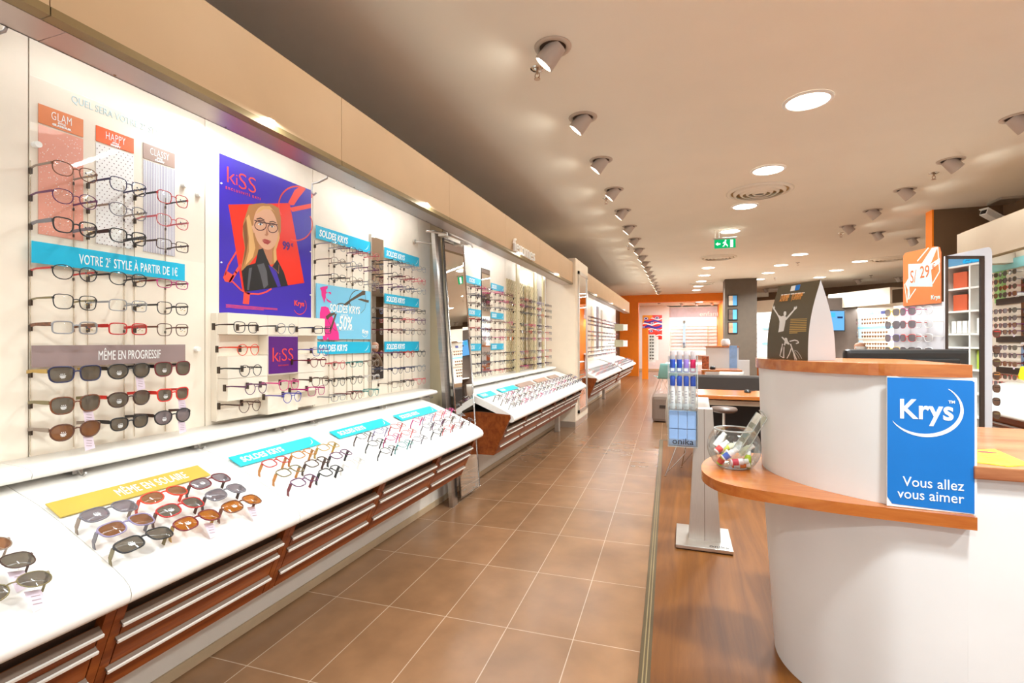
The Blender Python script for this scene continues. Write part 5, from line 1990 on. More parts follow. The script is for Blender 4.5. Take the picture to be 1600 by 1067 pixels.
for k, (hx, nm) in enumerate((('#2e4fae', 'blue'), ('#2a4aa6', 'deep blue'), ('#9679c4', 'lilac'), ('#d3245a', 'crimson'))):
    x = xl + .006 + wb * (k + .5)
    t = thing('cleaning_bottle', '%s labelled bottle with a clear cap at the top of the acrylic rack' % nm, 'bottle', (x, 3.435, 1.1295), 'bottles at the top of the acrylic rack')
    MB().lathe([(0, 1.1295), (.0165, 1.1295), (.0172, 1.132), (.0172, 1.21), (.0165, 1.213), (0, 1.213)], (x, 3.435, 0), n=18).build('body', mat('clean_' + nm.replace(' ', '_'), hx, rough=.35), t)
    MB().lathe([(.0168, 1.2135), (.0168, 1.262), (.014, 1.268), (0, 1.268)], (x, 3.435, 0), n=18).build('cap', clear('cap_clear', '#e7e4e4', gloss=.08, alpha=.35), t)
    MB().box(x - .011, x + .010, 3.4172, 3.4178, 1.137, 1.155).build('print', M_INKW, t)

# ------------------------------------------------------------------ rotating sunglasses tower with a mirror face
TW = Vector((2.92 * CY - 3.36 * SY, 2.92 * SY + 3.36 * CY, 0))
t = thing('display_tower', 'white display tower with a mirror, an orange price header and hanging sunglasses', 'display tower', TW, rot=(0, 0, YAW))
M_TOWER = mat('tower_white', '#c9c5c8', rough=.35, vary=.02)
q = MB().box(.0, .33, .0, .44, .04, 1.60)
q.build('core', M_TOWER, t, local=True)
q = MB()
ol = [(.0, 0, .30), (.315, 0, .30), (.315, 0, 1.93), (.308, 0, 1.955), (.295, 0, 1.966), (.275, 0, 1.964), (.0, 0, 1.905)]
q.prism([Vector(p) for p in ol], (0, -.014, 0), (0, -.002, 0))
q.build('mirror_panel', M_TOWER, t, local=True)
q = MB()
for a in ((-.002, .25, 1.905, 1.885), ):
    q.box(-.002, .252, -.028, -.014, 1.885, 1.905)
    q.box(.228, .252, -.028, -.014, .45, 1.905)
    q.box(-.002, .008, -.028, -.014, .45, 1.905)
q.build('mirror_frame', M_DARK, t, local=True)
MB().box(.008, .228, -.020, -.0145, .47, 1.885).build('mirror_glass', M_MIRROR, t, local=True)
q = MB()
hy0, hy1, hz0, hz1 = .012, .335, 1.592, 1.985
q.prism([Vector((0, hy0, hz0)), Vector((0, hy1, hz0)), Vector((0, hy1, hz1 - .02)), Vector((0, hy1 - .02, hz1)), Vector((0, hy0 + .05, hz1)), Vector((0, hy0 + .012, hz1 - .012)), Vector((0, hy0, hz1 - .05))], (-.010, 0, 0), (-.004, 0, 0))
q.build('header', mat('header_orange', '#d06a3c', rough=.3, vary=.04), t, local=True)
M_HAQUA = mat('header_aqua', '#a8c6bc', rough=.4)
q = MB()


def hp(pts):
    q.poly([Vector((-.0106, hy1 - u * (hy1 - hy0), hz0 + v * (hz1 - hz0))) for u, v in pts])


hp([(.15, .78), (.75, .72), (.80, .30), (.16, .36)])
hp([(.52, .74), (.78, .98), (.93, .98), (.76, .72)])
hp([(.74, .70), (.98, .78), (.99, .70), (.76, .60)])
hp([(.06, .42), (.16, .52), (.18, .36), (.20, .20), (.12, .10), (.14, .30)])
for a, b in (((.93, .98), (.98, .55)), ((.98, .55), (.80, .35)), ((.16, .12), (.36, .30)), ((.04, .42), (.12, .06)), ((.40, .80), (.70, 1.0))):
    dx, dy = b[0] - a[0], b[1] - a[1]
    L = math.hypot(dx, dy)
    nx, ny = -dy / L * .012, dx / L * .012
    hp([(a[0] + nx, a[1] + ny), (b[0] + nx, b[1] + ny), (b[0] - nx, b[1] - ny), (a[0] - nx, a[1] - ny)])
q.build('header_print', M_HAQUA, t, local=True)
M_HORED = mat('header_ink', '#c4582c', rough=.5)
HR = (pi / 2, 0, -pi / 2)
part('lettering', text_mesh('S/', .13, M_HORED, sx=.6), t, (-.011, hy1 - .20 * .323, hz0 + .165), HR)
part('lettering', text_mesh('29', .12, M_HORED, sx=.7, off=.001), t, (-.011, hy1 - .47 * .323, hz0 + .19), HR)
part('lettering', text_mesh('\u20ac', .06, M_HORED, sx=.7), t, (-.011, hy1 - .79 * .323, hz0 + .235), HR)
part('lettering', text_mesh('Krys', .04, M_HAQUA, off=.0012), t, (-.011, hy1 - .76 * .323, hz0 + .03), HR)
q = MB()
for z in (.05, ):
    q.cyl((.165, .22, .0), (.165, .22, .045), .26, n=28)
q.build('foot', M_ALU, t, local=True)


def tower_pt(x, y, z):
    return TW + Vector((x * CY - y * SY, x * SY + y * CY, z))


TS = [['yellow', 'magenta', 'clear'], ['black', 'red', 'clear'], ['violet', 'scarlet', 'clear'], ['yellow', 'black', 'white']]
for i, z in enumerate((1.545, 1.452, 1.355, 1.262, 1.165)):
    for j, y in enumerate((.350, .205, .065)):
        fc = (TS + [['brown', 'navy', 'black']])[i][j]
        small('large', fc, tower_pt(-.085, y, z), '%s sunglasses on the white tower under the orange header, %s one in the %s row' % (fc, COLN[j], ORD[i]), 'sunglasses on the white tower', rot=(0, 0, YAW + pi), lens='clear' if (fc == 'clear') else 'smoke', tl=.083)
for i, z in enumerate((1.385, 1.275, 1.185, 1.095, 1.01, .92, .83)):
    fc = ['red', 'brown', 'olive', 'honey', 'dark brown', 'black', 'olive'][i]
    small('large', fc, tower_pt(.33 + .05, .06, z), '%s sunglasses hanging on the right edge of the white tower, %s from the top' % (fc, ORD[i]), 'sunglasses on the right edge of the tower', rot=(0, 0, YAW), lens='brown', tl=.048)

# lens product shelf that the tower mirror shows
LS = Vector((4.34 * CY - .95 * SY, 4.34 * SY + .95 * CY, 0))
t = thing('product_shelf', 'white cube shelf of lens care products seen in the tower mirror', 'shelf', LS, rot=(0, 0, YAW))
q = MB()
D0, D1 = 0.0, 1.45
for z in (.3, .62, .84, 1.06, 1.27, 1.40, 1.62, 1.84, 2.06):
    q.box(0, .296, D0, D1, z - .009, z + .009)
for y in (.0, .24, .48, .755, 1.02, 1.25, 1.45):
    q.box(0, .30, y - .009, y + .009, 0.0, 2.07)
q.build('frame', M_WHITE, t, local=True)
MB().box(.30, .32, D0, D1, 0, 2.07).build('back', mat('shelf_back', '#d9d4e6', rough=.5), t, local=True)
MB().box(.10, .13, -.1, 1.6, 2.075, 2.32).build('sign_board', mat('sky_board', '#5f93b8', rough=.5), t, local=True)
part('lettering', text_mesh('lentilles', .135, emit('cyan_letters', '#3db4e8', 1.0), ext=.006, sx=.85, off=.001), t, (.09, 1.20, 2.095), (pi / 2, 0, -pi / 2))
M_ORB = mat('orange_box', '#c4552e', rough=.5)
M_GRB = mat('lime_box', '#b8d04a', rough=.5)
M_LIB = mat('lilac_box', '#6a6fc0', rough=.5)


def shelf_item(y0, y1, z0, z1, m, lab, grp):
    a = LS + Vector((.04 * CY - y0 * SY, .04 * SY + y0 * CY, z0))
    o = MB().box(0, .16, 0, y1 - y0, 0, z1 - z0, bev=.003).build('product_box', m, loc=(0, 0, 0))
    o.location = a
    o.rotation_euler = (0, 0, YAW)
    tag(o, lab, 'box', grp)


for k, (y, z) in enumerate(((.80, 1.852), (.80, 1.632))):
    shelf_item(y, y + .15, z, z + .155, M_ORB, 'orange box in the mirrored cube shelf, %s one' % ['upper', 'lower'][k], 'boxes on the lens shelf')
for k in range(4):
    shelf_item(.78 + .06 * k, .83 + .06 * k, 1.412, 1.53, M_WHITE, 'white carton in the mirrored cube shelf, %s of its row' % ORD[k], 'boxes on the lens shelf')
    shelf_item(.78 + .06 * k, .83 + .06 * k, 1.072, 1.20, M_LIB, 'blue and white carton in the mirrored cube shelf, %s of its row' % ORD[k], 'boxes on the lens shelf')
for k in range(3):
    shelf_item(1.05 + .065 * k, 1.105 + .065 * k, 1.072, 1.25, M_GRB, 'lime green carton in the mirrored cube shelf, %s of its row' % ORD[k], 'boxes on the lens shelf')
    shelf_item(1.05 + .065 * k, 1.105 + .065 * k, 1.412, 1.55, M_CARDW, 'plain white carton at the end of the mirrored shelf, %s of its row' % ORD[k], 'boxes on the lens shelf')

# ------------------------------------------------------------------ right wall display
RX = 3.45
tag(MB().box(RX, 3.9, 4.46, 7.62, 0, 2.5).build('wall_right', M_PANEL), 'lit cream lining of the right wall display', 'wall panel', kind='structure')
q = MB()
q.box(RX - .45, 3.9, 6.98, 7.15, 2.2, 2.57)
q.box(RX, 3.9, 7.622, 7.66, 0, 2.57)
tag(q.build('trim_3', M_FASCIA2), 'cream end piece of the right wall display', 'trim', kind='structure')
for i, (a, b) in enumerate(((4.55, 5.76), (5.77, 6.98))):
    tt = thing('fascia_panel', 'cream fascia panel of the right wall display, %s one' % ['nearer', 'farther'][i], 'panel', (3.04, (a + b) / 2, 2.4))
    MB().box(3.0, 3.04, a, b, 2.215, 2.57).build('panel', M_FASCIA2, tt)
    MB().box(2.998, 3.04, a, b, 2.20, 2.215).build('edge_trim', M_SEAM, tt)
tag(MB().box(3.04, 3.9, 4.5, 7.15, 2.57, 2.59).build('trim_4', M_FASCIA), 'cover board of the right light box', 'trim', kind='structure')
tt = thing('fluorescent_tube', 'glowing tube in the right light box', 'tube light', (3.27, 5.75, 2.3))
MB().cyl((3.27, 4.6, 2.30), (3.27, 6.85, 2.30), .013, n=12).build('tube', M_TUBEGLOW, tt)
q = MB().box(3.24, 3.30, 4.6, 6.9, 2.34, 2.57)
q.build('fitting', M_WHITE, tt)
area_light('tube_light', (3.27, 5.75, 2.284), (.12, 0, -1), .03, 2.2, W_TUBE * 2.2, COOL, parent=tt)
tt = thing('worktop', 'white counter top under the sunglasses of the right wall', 'counter top', (3.2, 5.8, .8))
q = MB()
prof_mesh(q, [(RX - (x + 2.05), z) for x, z in TOPPROF], 4.5, 6.9)
q.build('top', M_TOP, tt)
tt = thing('drawer_cabinet', 'wooden drawer cabinet under the right wall counter', 'drawer cabinet', (3.2, 5.8, .3))
q = MB()
prof_mesh(q, [(RX - (x + 2.05), z) for x, z in [(-1.95, .70), (-1.62, .70), (-1.455, .618), (-1.58, .33), (-1.95, .33)]], 4.55, 6.85, 0, False)
q.build('body', M_DRAWER, tt)
for k in range(4):
    f = MB()
    ya, yb = 4.6 + .56 * k, 5.13 + .56 * k
    for ta, tb in ((.25, .395), (.425, .72), (.755, .998)):
        f = MB()

        def mpt(tq, out, y):
            p = A0 + DN * tq + NRM * out
            return Vector((RX - (p.x + 2.05), y, p.z))
        f.prism([mpt(ta, 0, ya), mpt(ta, .012, ya), mpt(tb, .012, ya), mpt(tb, 0, ya)], (0, 0, 0), (0, yb - ya, 0))
        dr = f.build('drawer', M_DRAWER, tt)
        h = MB().prism([mpt(ta - .02, .012, ya), mpt(ta - .02, .028, ya), mpt(ta + .01, .028, ya), mpt(ta + .01, .012, ya)], (0, 0, 0), (0, yb - ya, 0))
        part('handle', h.mesh('handle', M_ALU, tt.location), dr)

FR = RX - .122
RYS = [428, 439, 450, 461, 486, 498, 508.5, 519, 543, 555, 568, 588, 600, 612]
RC = [1552, 1566, 1581]
rr = random.Random(31)
zz = [onX(1566, y, FR).z for y in RYS]
yy_ = [onX(x, 500, FR).y for x in RC]
for i, z in enumerate(zz):
    for j, y in enumerate(yy_):
        if i < 2:
            fc = rr.choice(['silver', 'black', 'lilac', 'green', 'red'])
        elif i > 10:
            fc = rr.choice(['red', 'scarlet', 'rose', 'dark red'])
        else:
            fc = rr.choice(['black', 'dark brown', 'tortoise', 'dark red', 'navy', 'purple', 'brown', 'red'])
        o = small(rr.choice(['large', 'wide wrap', 'large oval']), fc, (FR, y, z), '%s sunglasses on the right wall, %s one in the %s row from the top' % (fc, COLN[j], ORD[i]), 'sunglasses on the right wall', rot=(0, 0, pi), lens=rr.choice(['grey', 'brown', 'smoke']))
        if i in (6, 7, 10) and j != 1:
            part('price_tag', tag_mesh(), o, (0, -.02, .02), label='pale lilac paper price tag')
dy = abs(yy_[0] - yy_[1])
for i, (x, y0) in enumerate(((1576, 470), (1576, 530), (1576, 579))):
    p = onX(x, y0, RX - .02)
    o = MB().box(RX - .02, RX - .001, p.y - .26, p.y + .24, p.z - .035, p.z + .035).build('label_strip', M_DARK, loc=(RX, p.y, p.z))
    tag(o, 'dark brown label strip between the sunglasses of the right wall, %s of three' % SG[i], 'sign')
p = onX(1575, 413, RX - .02)
o = MB().box(RX - .02, RX - .001, p.y - .33, p.y + .31, p.z - .055, p.z + .055).build('sign', mat('aqua_sign', '#8fd6d8', rough=.4), loc=(RX, p.y, p.z))
tag(o, 'pale aqua sign at the top of the right wall sunglasses', 'sign')
p = onX(1561, 446, RX - .01)
o = MB().box(RX - .01, RX - .001, p.y - .11, p.y + .09, p.z - .20, p.z + .21).build('wall_poster', mat('lime_poster', '#9ccf7e', rough=.4, vary=.25, scale=14), loc=(RX, p.y, p.z))
tag(o, 'pale green poster behind the top sunglasses of the right wall', 'poster')
tt = thing('wall_mirror', 'brown tinted mirror strip at the right edge of the photo', 'mirror', (RX, 6.7, 1.1))
pm = onX(1595, 500, RX - .012)
MB().box(RX - .010, RX - .001, pm.y - .30, pm.y, .98, 2.02, bev=.003).build('backing', M_BLACK, tt)
MB().box(RX - .012, RX - .0102, pm.y - .297, pm.y - .003, .983, 2.017).build('glass', M_MIRROR, tt)
p = onX(1591, 460, RX - .02)
tag(MB().cyl((RX - .001, p.y, p.z), (RX - .04, p.y, p.z), .028, n=18).build('panel_knob', M_WHITE, loc=(RX, p.y, p.z)), 'round white knob beside the tinted mirror strip', 'knob')
p = onX(1597, 586, RX - .1)
tag(MB().prism([Vector((RX - .1, p.y - .1, p.z + .02)), Vector((RX - .1, p.y + .02, p.z + .09)), Vector((RX - .1, p.y + .08, p.z - .04)), Vector((RX - .1, p.y - .08, p.z - .06))], (-.001, 0, 0), (.099, 0, 0)).build('hang_card', M_YEL, loc=(RX - .1, p.y, p.z)), 'bright yellow card hanging at the right edge of the photo', 'card')

# brown pillar with an orange edge, and the camera on its wall bracket
q = MB()
q.box(3.17, 4.2, 8.16, 8.34, 0, CEIL)
q.k = 1
q.box(3.15, 3.17, 8.155, 8.34, 0, CEIL)
tag(q.build('pillar', [M_DARKWALL, M_ORANGE]), 'brown pillar with an orange edge behind the right wall display', 'pillar', kind='structure')
c = onY(1549, 338, 7.9)
tt = thing('security_camera', 'small white security camera on an arm in the brown corner', 'camera', c)
Mx = Matrix.Translation(c) @ Matrix.Rotation(radians(25), 4, 'Z') @ Matrix.Rotation(radians(25), 4, 'Y')
q = MB().box(-.12, .10, -.045, .045, -.035, .035, bev=.008, M=Mx)
q.box(-.14, .11, -.055, .055, .036, .044, M=Mx)
q.build('housing', M_WHITE, tt)
MB().box(-.124, -.12, -.033, .033, -.026, .026, M=Mx).build('front_glass', M_BLACK, tt)
MB().tube([Mx @ Vector((.09, 0, 0)), Mx @ Vector((.20, 0, -.06)), Vector((c.x + .25, 8.16, c.z + .01))], .014, n=8).build('arm', M_ALU, tt)
MB().cyl((c.x + .25, 8.16, c.z + .01), (c.x + .25, 8.12, c.z + .01), .04, n=14).build('wall_plate', M_ALU, tt)
c2 = onZ(1552, 322, CEIL)
tag(MB().box(c2.x - .16, c2.x + .16, 7.7, 8.0, CEIL - .035, CEIL - .001, bev=.006).build('ceiling_box', M_ALU, loc=(c2.x, 7.85, CEIL)), 'flat metal box on the ceiling above the security camera', 'box')

# ------------------------------------------------------------------ the far end: orange arch and the room behind it
q = MB()
q.box(-2.35, -1.645, 19.54, 19.80, 0, CEIL)
tag(q.build('wall_back', M_ORANGE), 'orange wall pier at the end of the left displays', 'wall', kind='structure')
tag(MB().box(-1.645, 1.42, 19.54, 19.80, 2.815, CEIL).build('wall_back', M_ORANGE), 'orange beam across the far opening', 'wall', kind='structure')
tag(MB().box(1.42, 1.56, 19.54, 24.5, 0, CEIL).build('wall_back', M_ORANGE), 'orange edge at the right of the far opening', 'wall', kind='structure')
M_FARW = mat('far_white', '#efe8e0', rough=.7, vary=.02)
q = MB().box(-2.35, -.72, 23.3, 23.5, 0.10, 2.95)
q.k = 1
q.box(-2.35, -.70, 23.28, 23.5, 0, .10)
tag(q.build('wall_back', [M_FARW, M_SKIRT]), 'white wall with the graffiti poster behind the arch', 'wall', kind='structure')
tag(MB().box(-.72, 1.42, 24.3, 24.5, 0, 2.95).build('wall_back', M_FARW), 'white back wall behind the children display', 'wall', kind='structure')

# light of the room behind the arch
for i, (x, y) in enumerate(((-.9, 21.2), (.6, 21.6))):
    tt = thing('downlight', 'downlight of the room behind the orange arch, %s one' % COLN[i], 'ceiling light', (x, y, 2.95), 'round downlights')
    MB().lathe([(.140, -.001), (.142, -.012), (.165, -.006), (.167, -.001)], (x, y, 2.95), n=24).build('rim', M_WHITE, tt)
    MB().cyl((x, y, 2.948), (x, y, 2.944), .141, n=24).build('diffuser', M_DISC, tt)
    area_light('downlight_light', (x, y, 2.93), (0, 0, -1), .26, .26, W_DOWN * 1.2, (.93, .93, 1.0), shape='DISK', parent=tt)
for i, (x, y, l) in enumerate(((-.95, 20.6, 'ceiling spot just behind the orange beam'), (-.1, 22.3, 'small ceiling spot over the children display, leftmost'), (.5, 22.3, 'small ceiling spot over the children display, middle'), (1.1, 22.3, 'small ceiling spot over the children display, rightmost'))):
    ceiling_spot(x, y, .3, l, 'spots behind the arch', z=2.95, diry=.7, watts=2.5)

# abstract poster of wavy colour bands
t = thing('abstract_poster', 'colourful poster of wavy red, violet and orange bands on the far white wall', 'poster', (-1.33, 23.28, 1.42))
x0, x1, z0, z1 = -1.78, -.93, 1.43, 2.52
MB().box(x0, x1, 23.285, 23.298, z0, z1).build('sheet', INK['red'], t)
q = MB()
rr = random.Random(12)


def ap(u, v, o=0):
    return Vector((x0 + (x1 - x0) * u, 23.2845 - o, z0 + (z1 - z0) * v))


for k, (v, col, th) in enumerate(((.12, 1, .05), (.25, 2, .09), (.38, 1, .05), (.46, 3, .10), (.60, 1, .06), (.70, 3, .07), (.82, 1, .05), (.92, 2, .06))):
    prev = None
    for i in range(17):
        u = i / 16
        vv = v + .035 * sin(u * 9 + k * 1.7)
        if prev:
            q.poly([ap(prev[0], prev[1], .0006), ap(u, vv, .0006), ap(u, min(1, vv + th), .0006), ap(prev[0], min(1, prev[1] + th), .0006)], col)
        prev = (u, vv)
q.poly([ap(0, .62, .001), ap(.10, .78, .001), ap(.35, .82, .001), ap(.52, .92, .001), ap(.50, 1, .001), ap(0, 1, .001)], 4)
for (u, v, r) in ((.18, .86, .13), (.74, .88, .12), (.5, .67, .10), (.45, .34, .10), (.82, .38, .09), (.07, .52, .07)):
    for rad, col in ((1.0, 3), (.78, 1), (.5, 3), (.28, 5)):
        q.poly([ap(min(1, max(0, u + r * rad * cos(a * pi / 8))), min(1, max(0, v + r * rad * .55 * sin(a * pi / 8))), .0012 + (1 - rad) * .002) for a in range(16)], col)
q.build('printed_bands', [INK['red'], M_INKW, INK['coral'], INK['blue'], mat('ink_yellow', '#f2a51c', rough=.4), INK['black']], t)
t = thing('small_picture', 'small picture in a rosy frame under the abstract poster', 'picture', (-1.28, 23.28, .95))
MB().box(-1.44, -1.12, 23.28, 23.298, .82, 1.22).build('frame', mat('rosy_frame', '#b98a92', rough=.5), t)
MB().box(-1.37, -1.19, 23.276, 23.2795, .90, 1.14).build('print', mat('grey_print', '#5d5048', rough=.5, vary=.5, scale=14), t)
tag(MB().box(-1.33, -1.25, 23.285, 23.298, .25, .33).build('wall_socket', M_WHITE, loc=(-1.29, 23.29, .29)), 'white wall socket low on the far white wall', 'socket')

# orange post with a glasses rack
t = thing('display_post', 'narrow orange post with a white glasses rack in front of the far opening', 'display post', (-1.30, 18.2, 0))
MB().box(-1.40, -1.20, 18.10, 18.30, 0, 1.80).build('post', M_ORANGE, t)
MB().box(-1.19, -.95, 18.12, 18.16, .60, 1.58).build('rack', M_WHITE, t)
MB().box(-.95, -.86, 18.12, 18.30, .68, 1.50).build('side_rack', M_CARDW, t)
for i in range(8):
    small('large', ['black', 'dark brown', 'navy'][i % 3], (-1.07, 18.03, 1.50 - .11 * i), '%s glasses on the rack of the orange post, %s from the top' % (['black', 'dark brown', 'navy'][i % 3], ORD[i]), 'glasses on the orange post', rot=(0, 0, -pi / 2), lens='grey', tl=.085)

# children display behind the arch
t = thing('display_unit', 'white children eyewear display with a grey header behind the arch', 'display unit', (.45, 24.0, 0))
MB().box(-.62, 1.40, 24.20, 24.29, .6, 2.5).build('back_panel', M_PANELW, t)
MB().box(-.62, 1.40, 23.72, 23.78, 2.42, 2.86).build('header', mat('header_lilac', '#c6bcc4', rough=.6), t)
MB().box(-.62, 1.40, 23.72, 24.28, 2.86, 2.88).build('cover', M_FARW, t)
MB().box(-.72, -.62, 23.3, 24.28, 0, 2.9).build('side_panel', M_FARW, t)
MB().box(-.62, 1.40, 23.55, 24.20, .70, .76, bev=.01).build('counter', M_WHITE, t)
MB().box(-.55, 1.38, 23.75, 24.2, .0, .69).build('base', M_FARW, t)
part('lettering', text_mesh('enfants', .30, M_CARDW, ext=.01, sx=1.1), t, (.20, 23.705 - 24.0, 2.46), FRONTTXT)
q = MB()
for k in range(8):
    q.box(-.55, 1.36, 24.10, 24.195, 1.0 + .15 * k, 1.012 + .15 * k)
q.build('shelf', M_CARDW, t)
area_light('display_light', (.4, 23.9, 2.41), (0, .35, -1), 1.9, .05, 18, COOL, parent=t)
MB().box(-.05, .07, 23.98, 24.0, 1.0, 2.30).build('mirror_strip', M_MIRROR, t)
MB().box(1.0, 1.03, 23.98, 24.0, .8, 2.30).build('upright', M_POST, t)

# ------------------------------------------------------------------ brown column with three screens
t = None
tag(MB().box(1.10, 1.92, 15.30, 16.05, 0, CEIL).build('pillar', mat('column_taupe', '#5a4c3f', rough=.6)), 'brown square column in the middle of the shop', 'pillar', kind='structure')
for i, (ya, yb) in enumerate(((461, 478), (483, 500), (503.5, 521))):
    pa, pb = onY(1137.5, ya, 15.28), onY(1152.5, yb, 15.28)
    t = thing('framed_picture', 'dark framed picture with a blue side on the brown column, %s of three' % SG[i], 'picture', (pa.x, 15.29, pb.z))
    MB().box(pa.x, pb.x, 15.275, 15.299, pb.z, pa.z, bev=.006).build('frame', M_BLACK, t)
    w = pb.x - pa.x
    MB().box(pa.x + .02, pa.x + w * .5, 15.272, 15.2745, pb.z + .02, pa.z - .02).build('portrait', mat('portrait_%d' % i, ['#c9b49f', '#6a554b', '#c08a6c'][i], rough=.4, vary=.4, scale=9), t)
    MB().box(pa.x + w * .5, pb.x - .02, 15.272, 15.2745, pb.z + .02, pa.z - .02).build('blue_side', mat('screen_blue', '#5aa6e2', rough=.4), t)

# second desk in front of the column
t = thing('service_desk', 'white panelled service desk with a thin wooden top near the brown column', 'desk', (.78, 11.9, 0))
MB().box(.46, 1.12, 11.80, 11.86, 0.0, 1.20).build('front_panel', M_DESKW, t)
MB().box(1.12, 1.34, 11.82, 11.88, 0.0, .93).build('side_panel', M_DESKW, t)
MB().box(.45, 1.13, 11.77, 12.15, 1.20, 1.225).build('top', M_COUNTER, t)
t = thing('wooden_table', 'wooden table top in front of the white service desk', 'table', (.7, 11.1, 0))
MB().box(.34, 1.10, 10.85, 11.55, .715, .755, bev=.004).build('tabletop', M_COUNTER, t)
for x in (.38, 1.05):
    for y in (10.9, 11.5):
        MB().box(x - .02, x + .02, y - .02, y + .02, 0, .715).build('leg', M_COUNTER, t)
p = atD(1112, 569, 10.6)
tag(MB().lathe([(0, .0), (.05, .0), (.06, .03), (.04, .06), (0, .065)], (p.x, 11.05, .756), n=14).build('desk_ornament', M_BLACK, loc=(p.x, 11.05, .756)), 'small dark object on the far wooden table', 'ornament')
t = thing('leaflet_holder', 'blue leaflet standing at the right end of the service desk', 'leaflet', (1.02, 11.70, .755))
MB().box(.93, 1.08, 11.70, 11.72, .756, 1.24).build('leaflet', mat('leaflet_blue', '#8fb4e4', rough=.4, vary=.2, scale=6), t)
MB().box(.92, 1.09, 11.66, 11.76, .7555, .765).build('holder', M_CLEAR, t)
tag(MB().lathe([(0, 0), (.07, .0), (.10, .05), (.09, .13), (.06, .16)], (.87, 11.95, 1.226), n=20).build('vase', mat('vase_white', '#e8eef2', rough=.15), loc=(.87, 11.95, 1.226)), 'small pale vase on the white service desk', 'vase')
o = MB().box(.36, .50, 11.3, 11.34, .756, 1.02, bev=.004).build('photo_stand', mat('photo_orange', '#a8562c', rough=.5, vary=.7, scale=20), loc=(.43, 11.3, .756))
tag(o, 'small orange and black picture standing on the far wooden table', 'picture')


def shell_chair(x, y, rz, m, legm, label, grp=None, kind='wire'):
    t = thing('shell_chair', label, 'chair', (x, y, 0), grp, rot=(0, 0, rz))
    q = MB()
    nu, nv = 12, 14
    vs = []
    for j in range(nv + 1):
        v = j / nv
        if v < .5:
            yy, zz = -.22 + v * 2 * .40, .43 + .025 * (1 - sin(v * 2 * pi)) * .5
        else:
            a = (v - .5) * 2
            yy, zz = .18 + .10 * sin(a * pi / 2), .44 + .37 * a ** 1.2
        for i in range(nu + 1):
            u = i / nu * 2 - 1
            wv = .23 * (1 - .25 * max(0, v - .75) * 4 * .6)
            dz = .05 * u * u if v < .5 else .0
            dy = -.07 * u * u * (1 if v > .4 else v / .4)
            vs.append((u * wv, yy + dy, zz + dz))
    q.add(vs, [(j * (nu + 1) + i, j * (nu + 1) + i + 1, (j + 1) * (nu + 1) + i + 1, (j + 1) * (nu + 1) + i) for j in range(nv) for i in range(nu)], 0, True)
    o = q.build('shell', m, t, local=True)
    sm = o.modifiers.new('thickness', 'SOLIDIFY')
    sm.thickness = .010
    for sx in (-1, 1):
        for sy in (-1, 1):
            L = MB()
            L.tube([(sx * .10, sy * .10 - .02, .425), (sx * .22, sy * .22 - .02, .006)], .006, n=6)
            L.tube([(sx * .10, sy * .10 - .02, .425), (sx * .04, sy * .16 - .02, .25), (sx * .20, sy * .20 - .02, .05)], .004, n=5)
            L.cyl((sx * .22, sy * .22 - .02, 0), (sx * .22, sy * .22 - .02, .014), .012, n=8)
            L.build('leg', legm, t, local=True)
    return t


M_SHELL = mat('shell_white', '#d9d0c6', rough=.4)
M_TEAL = mat('shell_teal', '#8fc9c4', rough=.4)
shell_chair(.10, 5.22, radians(160), M_SHELL, M_CHROME, 'white shell chair with wire legs behind the metal product stand')
shell_chair(-.42, 12.55, radians(200), M_TEAL, M_CHROME, 'pale teal shell chair far down the aisle')
shell_chair(.05, 12.9, radians(190), M_SHELL, M_CHROME, 'white shell chair far behind the product stand')
shell_chair(.76, 9.55, radians(185), M_SHELL, M_CHROME, 'beige shell chair behind the dark bench')
t = thing('white_table', 'white table far behind the product stand', 'table', (.1, 13.7, 0))
MB().box(-.45, .65, 13.3, 14.1, .74, .77, bev=.01).build('tabletop', M_WHITE, t)
MB().cyl((.1, 13.7, 0.02), (.1, 13.7, .74), .04, n=12).build('post', M_ALU, t)
MB().cyl((.1, 13.7, 0), (.1, 13.7, .02), .28, n=24).build('foot', M_ALU, t)

# pouf
t = thing('pouf', 'brown upholstered cube pouf at the edge of the aisle', 'pouf', (-.24, 8.75, 0))
MB().box(-.50, -.02, 8.50, 9.0, .01, .43, bev=.05).build('cushion', mat('pouf_brown', '#806a5c', rough=.8, bump=.3, scale=60), t)
MB().box(-.38, -.02, 8.494, 8.50, .235, .285).build('slit_shade', M_DARK, t)  # dark strip coloured as the shade inside a slit

# dark bench, table, mouse and stool behind the product stand
t = thing('bench', 'dark brown upholstered bench with a low back', 'bench', (.75, 7.5, 0))
M_BENCH = mat('bench_brown', '#3b2f28', rough=.6)
MB().box(.12, 1.75, 7.45, 7.60, .30, .86, bev=.03).build('backrest', M_BENCH, t)
MB().box(.12, 1.75, 6.97, 7.45, .30, .52, bev=.03).build('seat', M_BENCH, t)
MB().box(.15, 1.72, 7.0, 7.55, .0, .30).build('base', M_BLACK, t)
t = thing('consulting_table', 'wooden table with a black front panel behind the product stand', 'table', (.75, 5.9, 0))
q = MB()
MB().box(.10, 1.55, 5.62, 6.30, .725, .765, bev=.004).build('tabletop', M_COUNTER, t)
MB().box(.16, .22, 5.68, 5.74, 0, .725).build('leg', M_COUNTER, t)
MB().box(.16, .22, 6.18, 6.24, 0, .725).build('leg', M_COUNTER, t)
MB().box(1.43, 1.49, 5.68, 5.74, 0, .725).build('leg', M_COUNTER, t)
MB().box(1.43, 1.49, 6.18, 6.24, 0, .725).build('leg', M_COUNTER, t)
MB().box(.24, 1.42, 5.70, 6.1, .655, .705).build('keyboard_tray', mat('tray_beige', '#b9a48c', rough=.5), t)
MB().box(.22, 1.42, 6.12, 6.14, .02, .72).build('front_panel', M_BLACK, t)
p = onZ(1168, 613, .768)
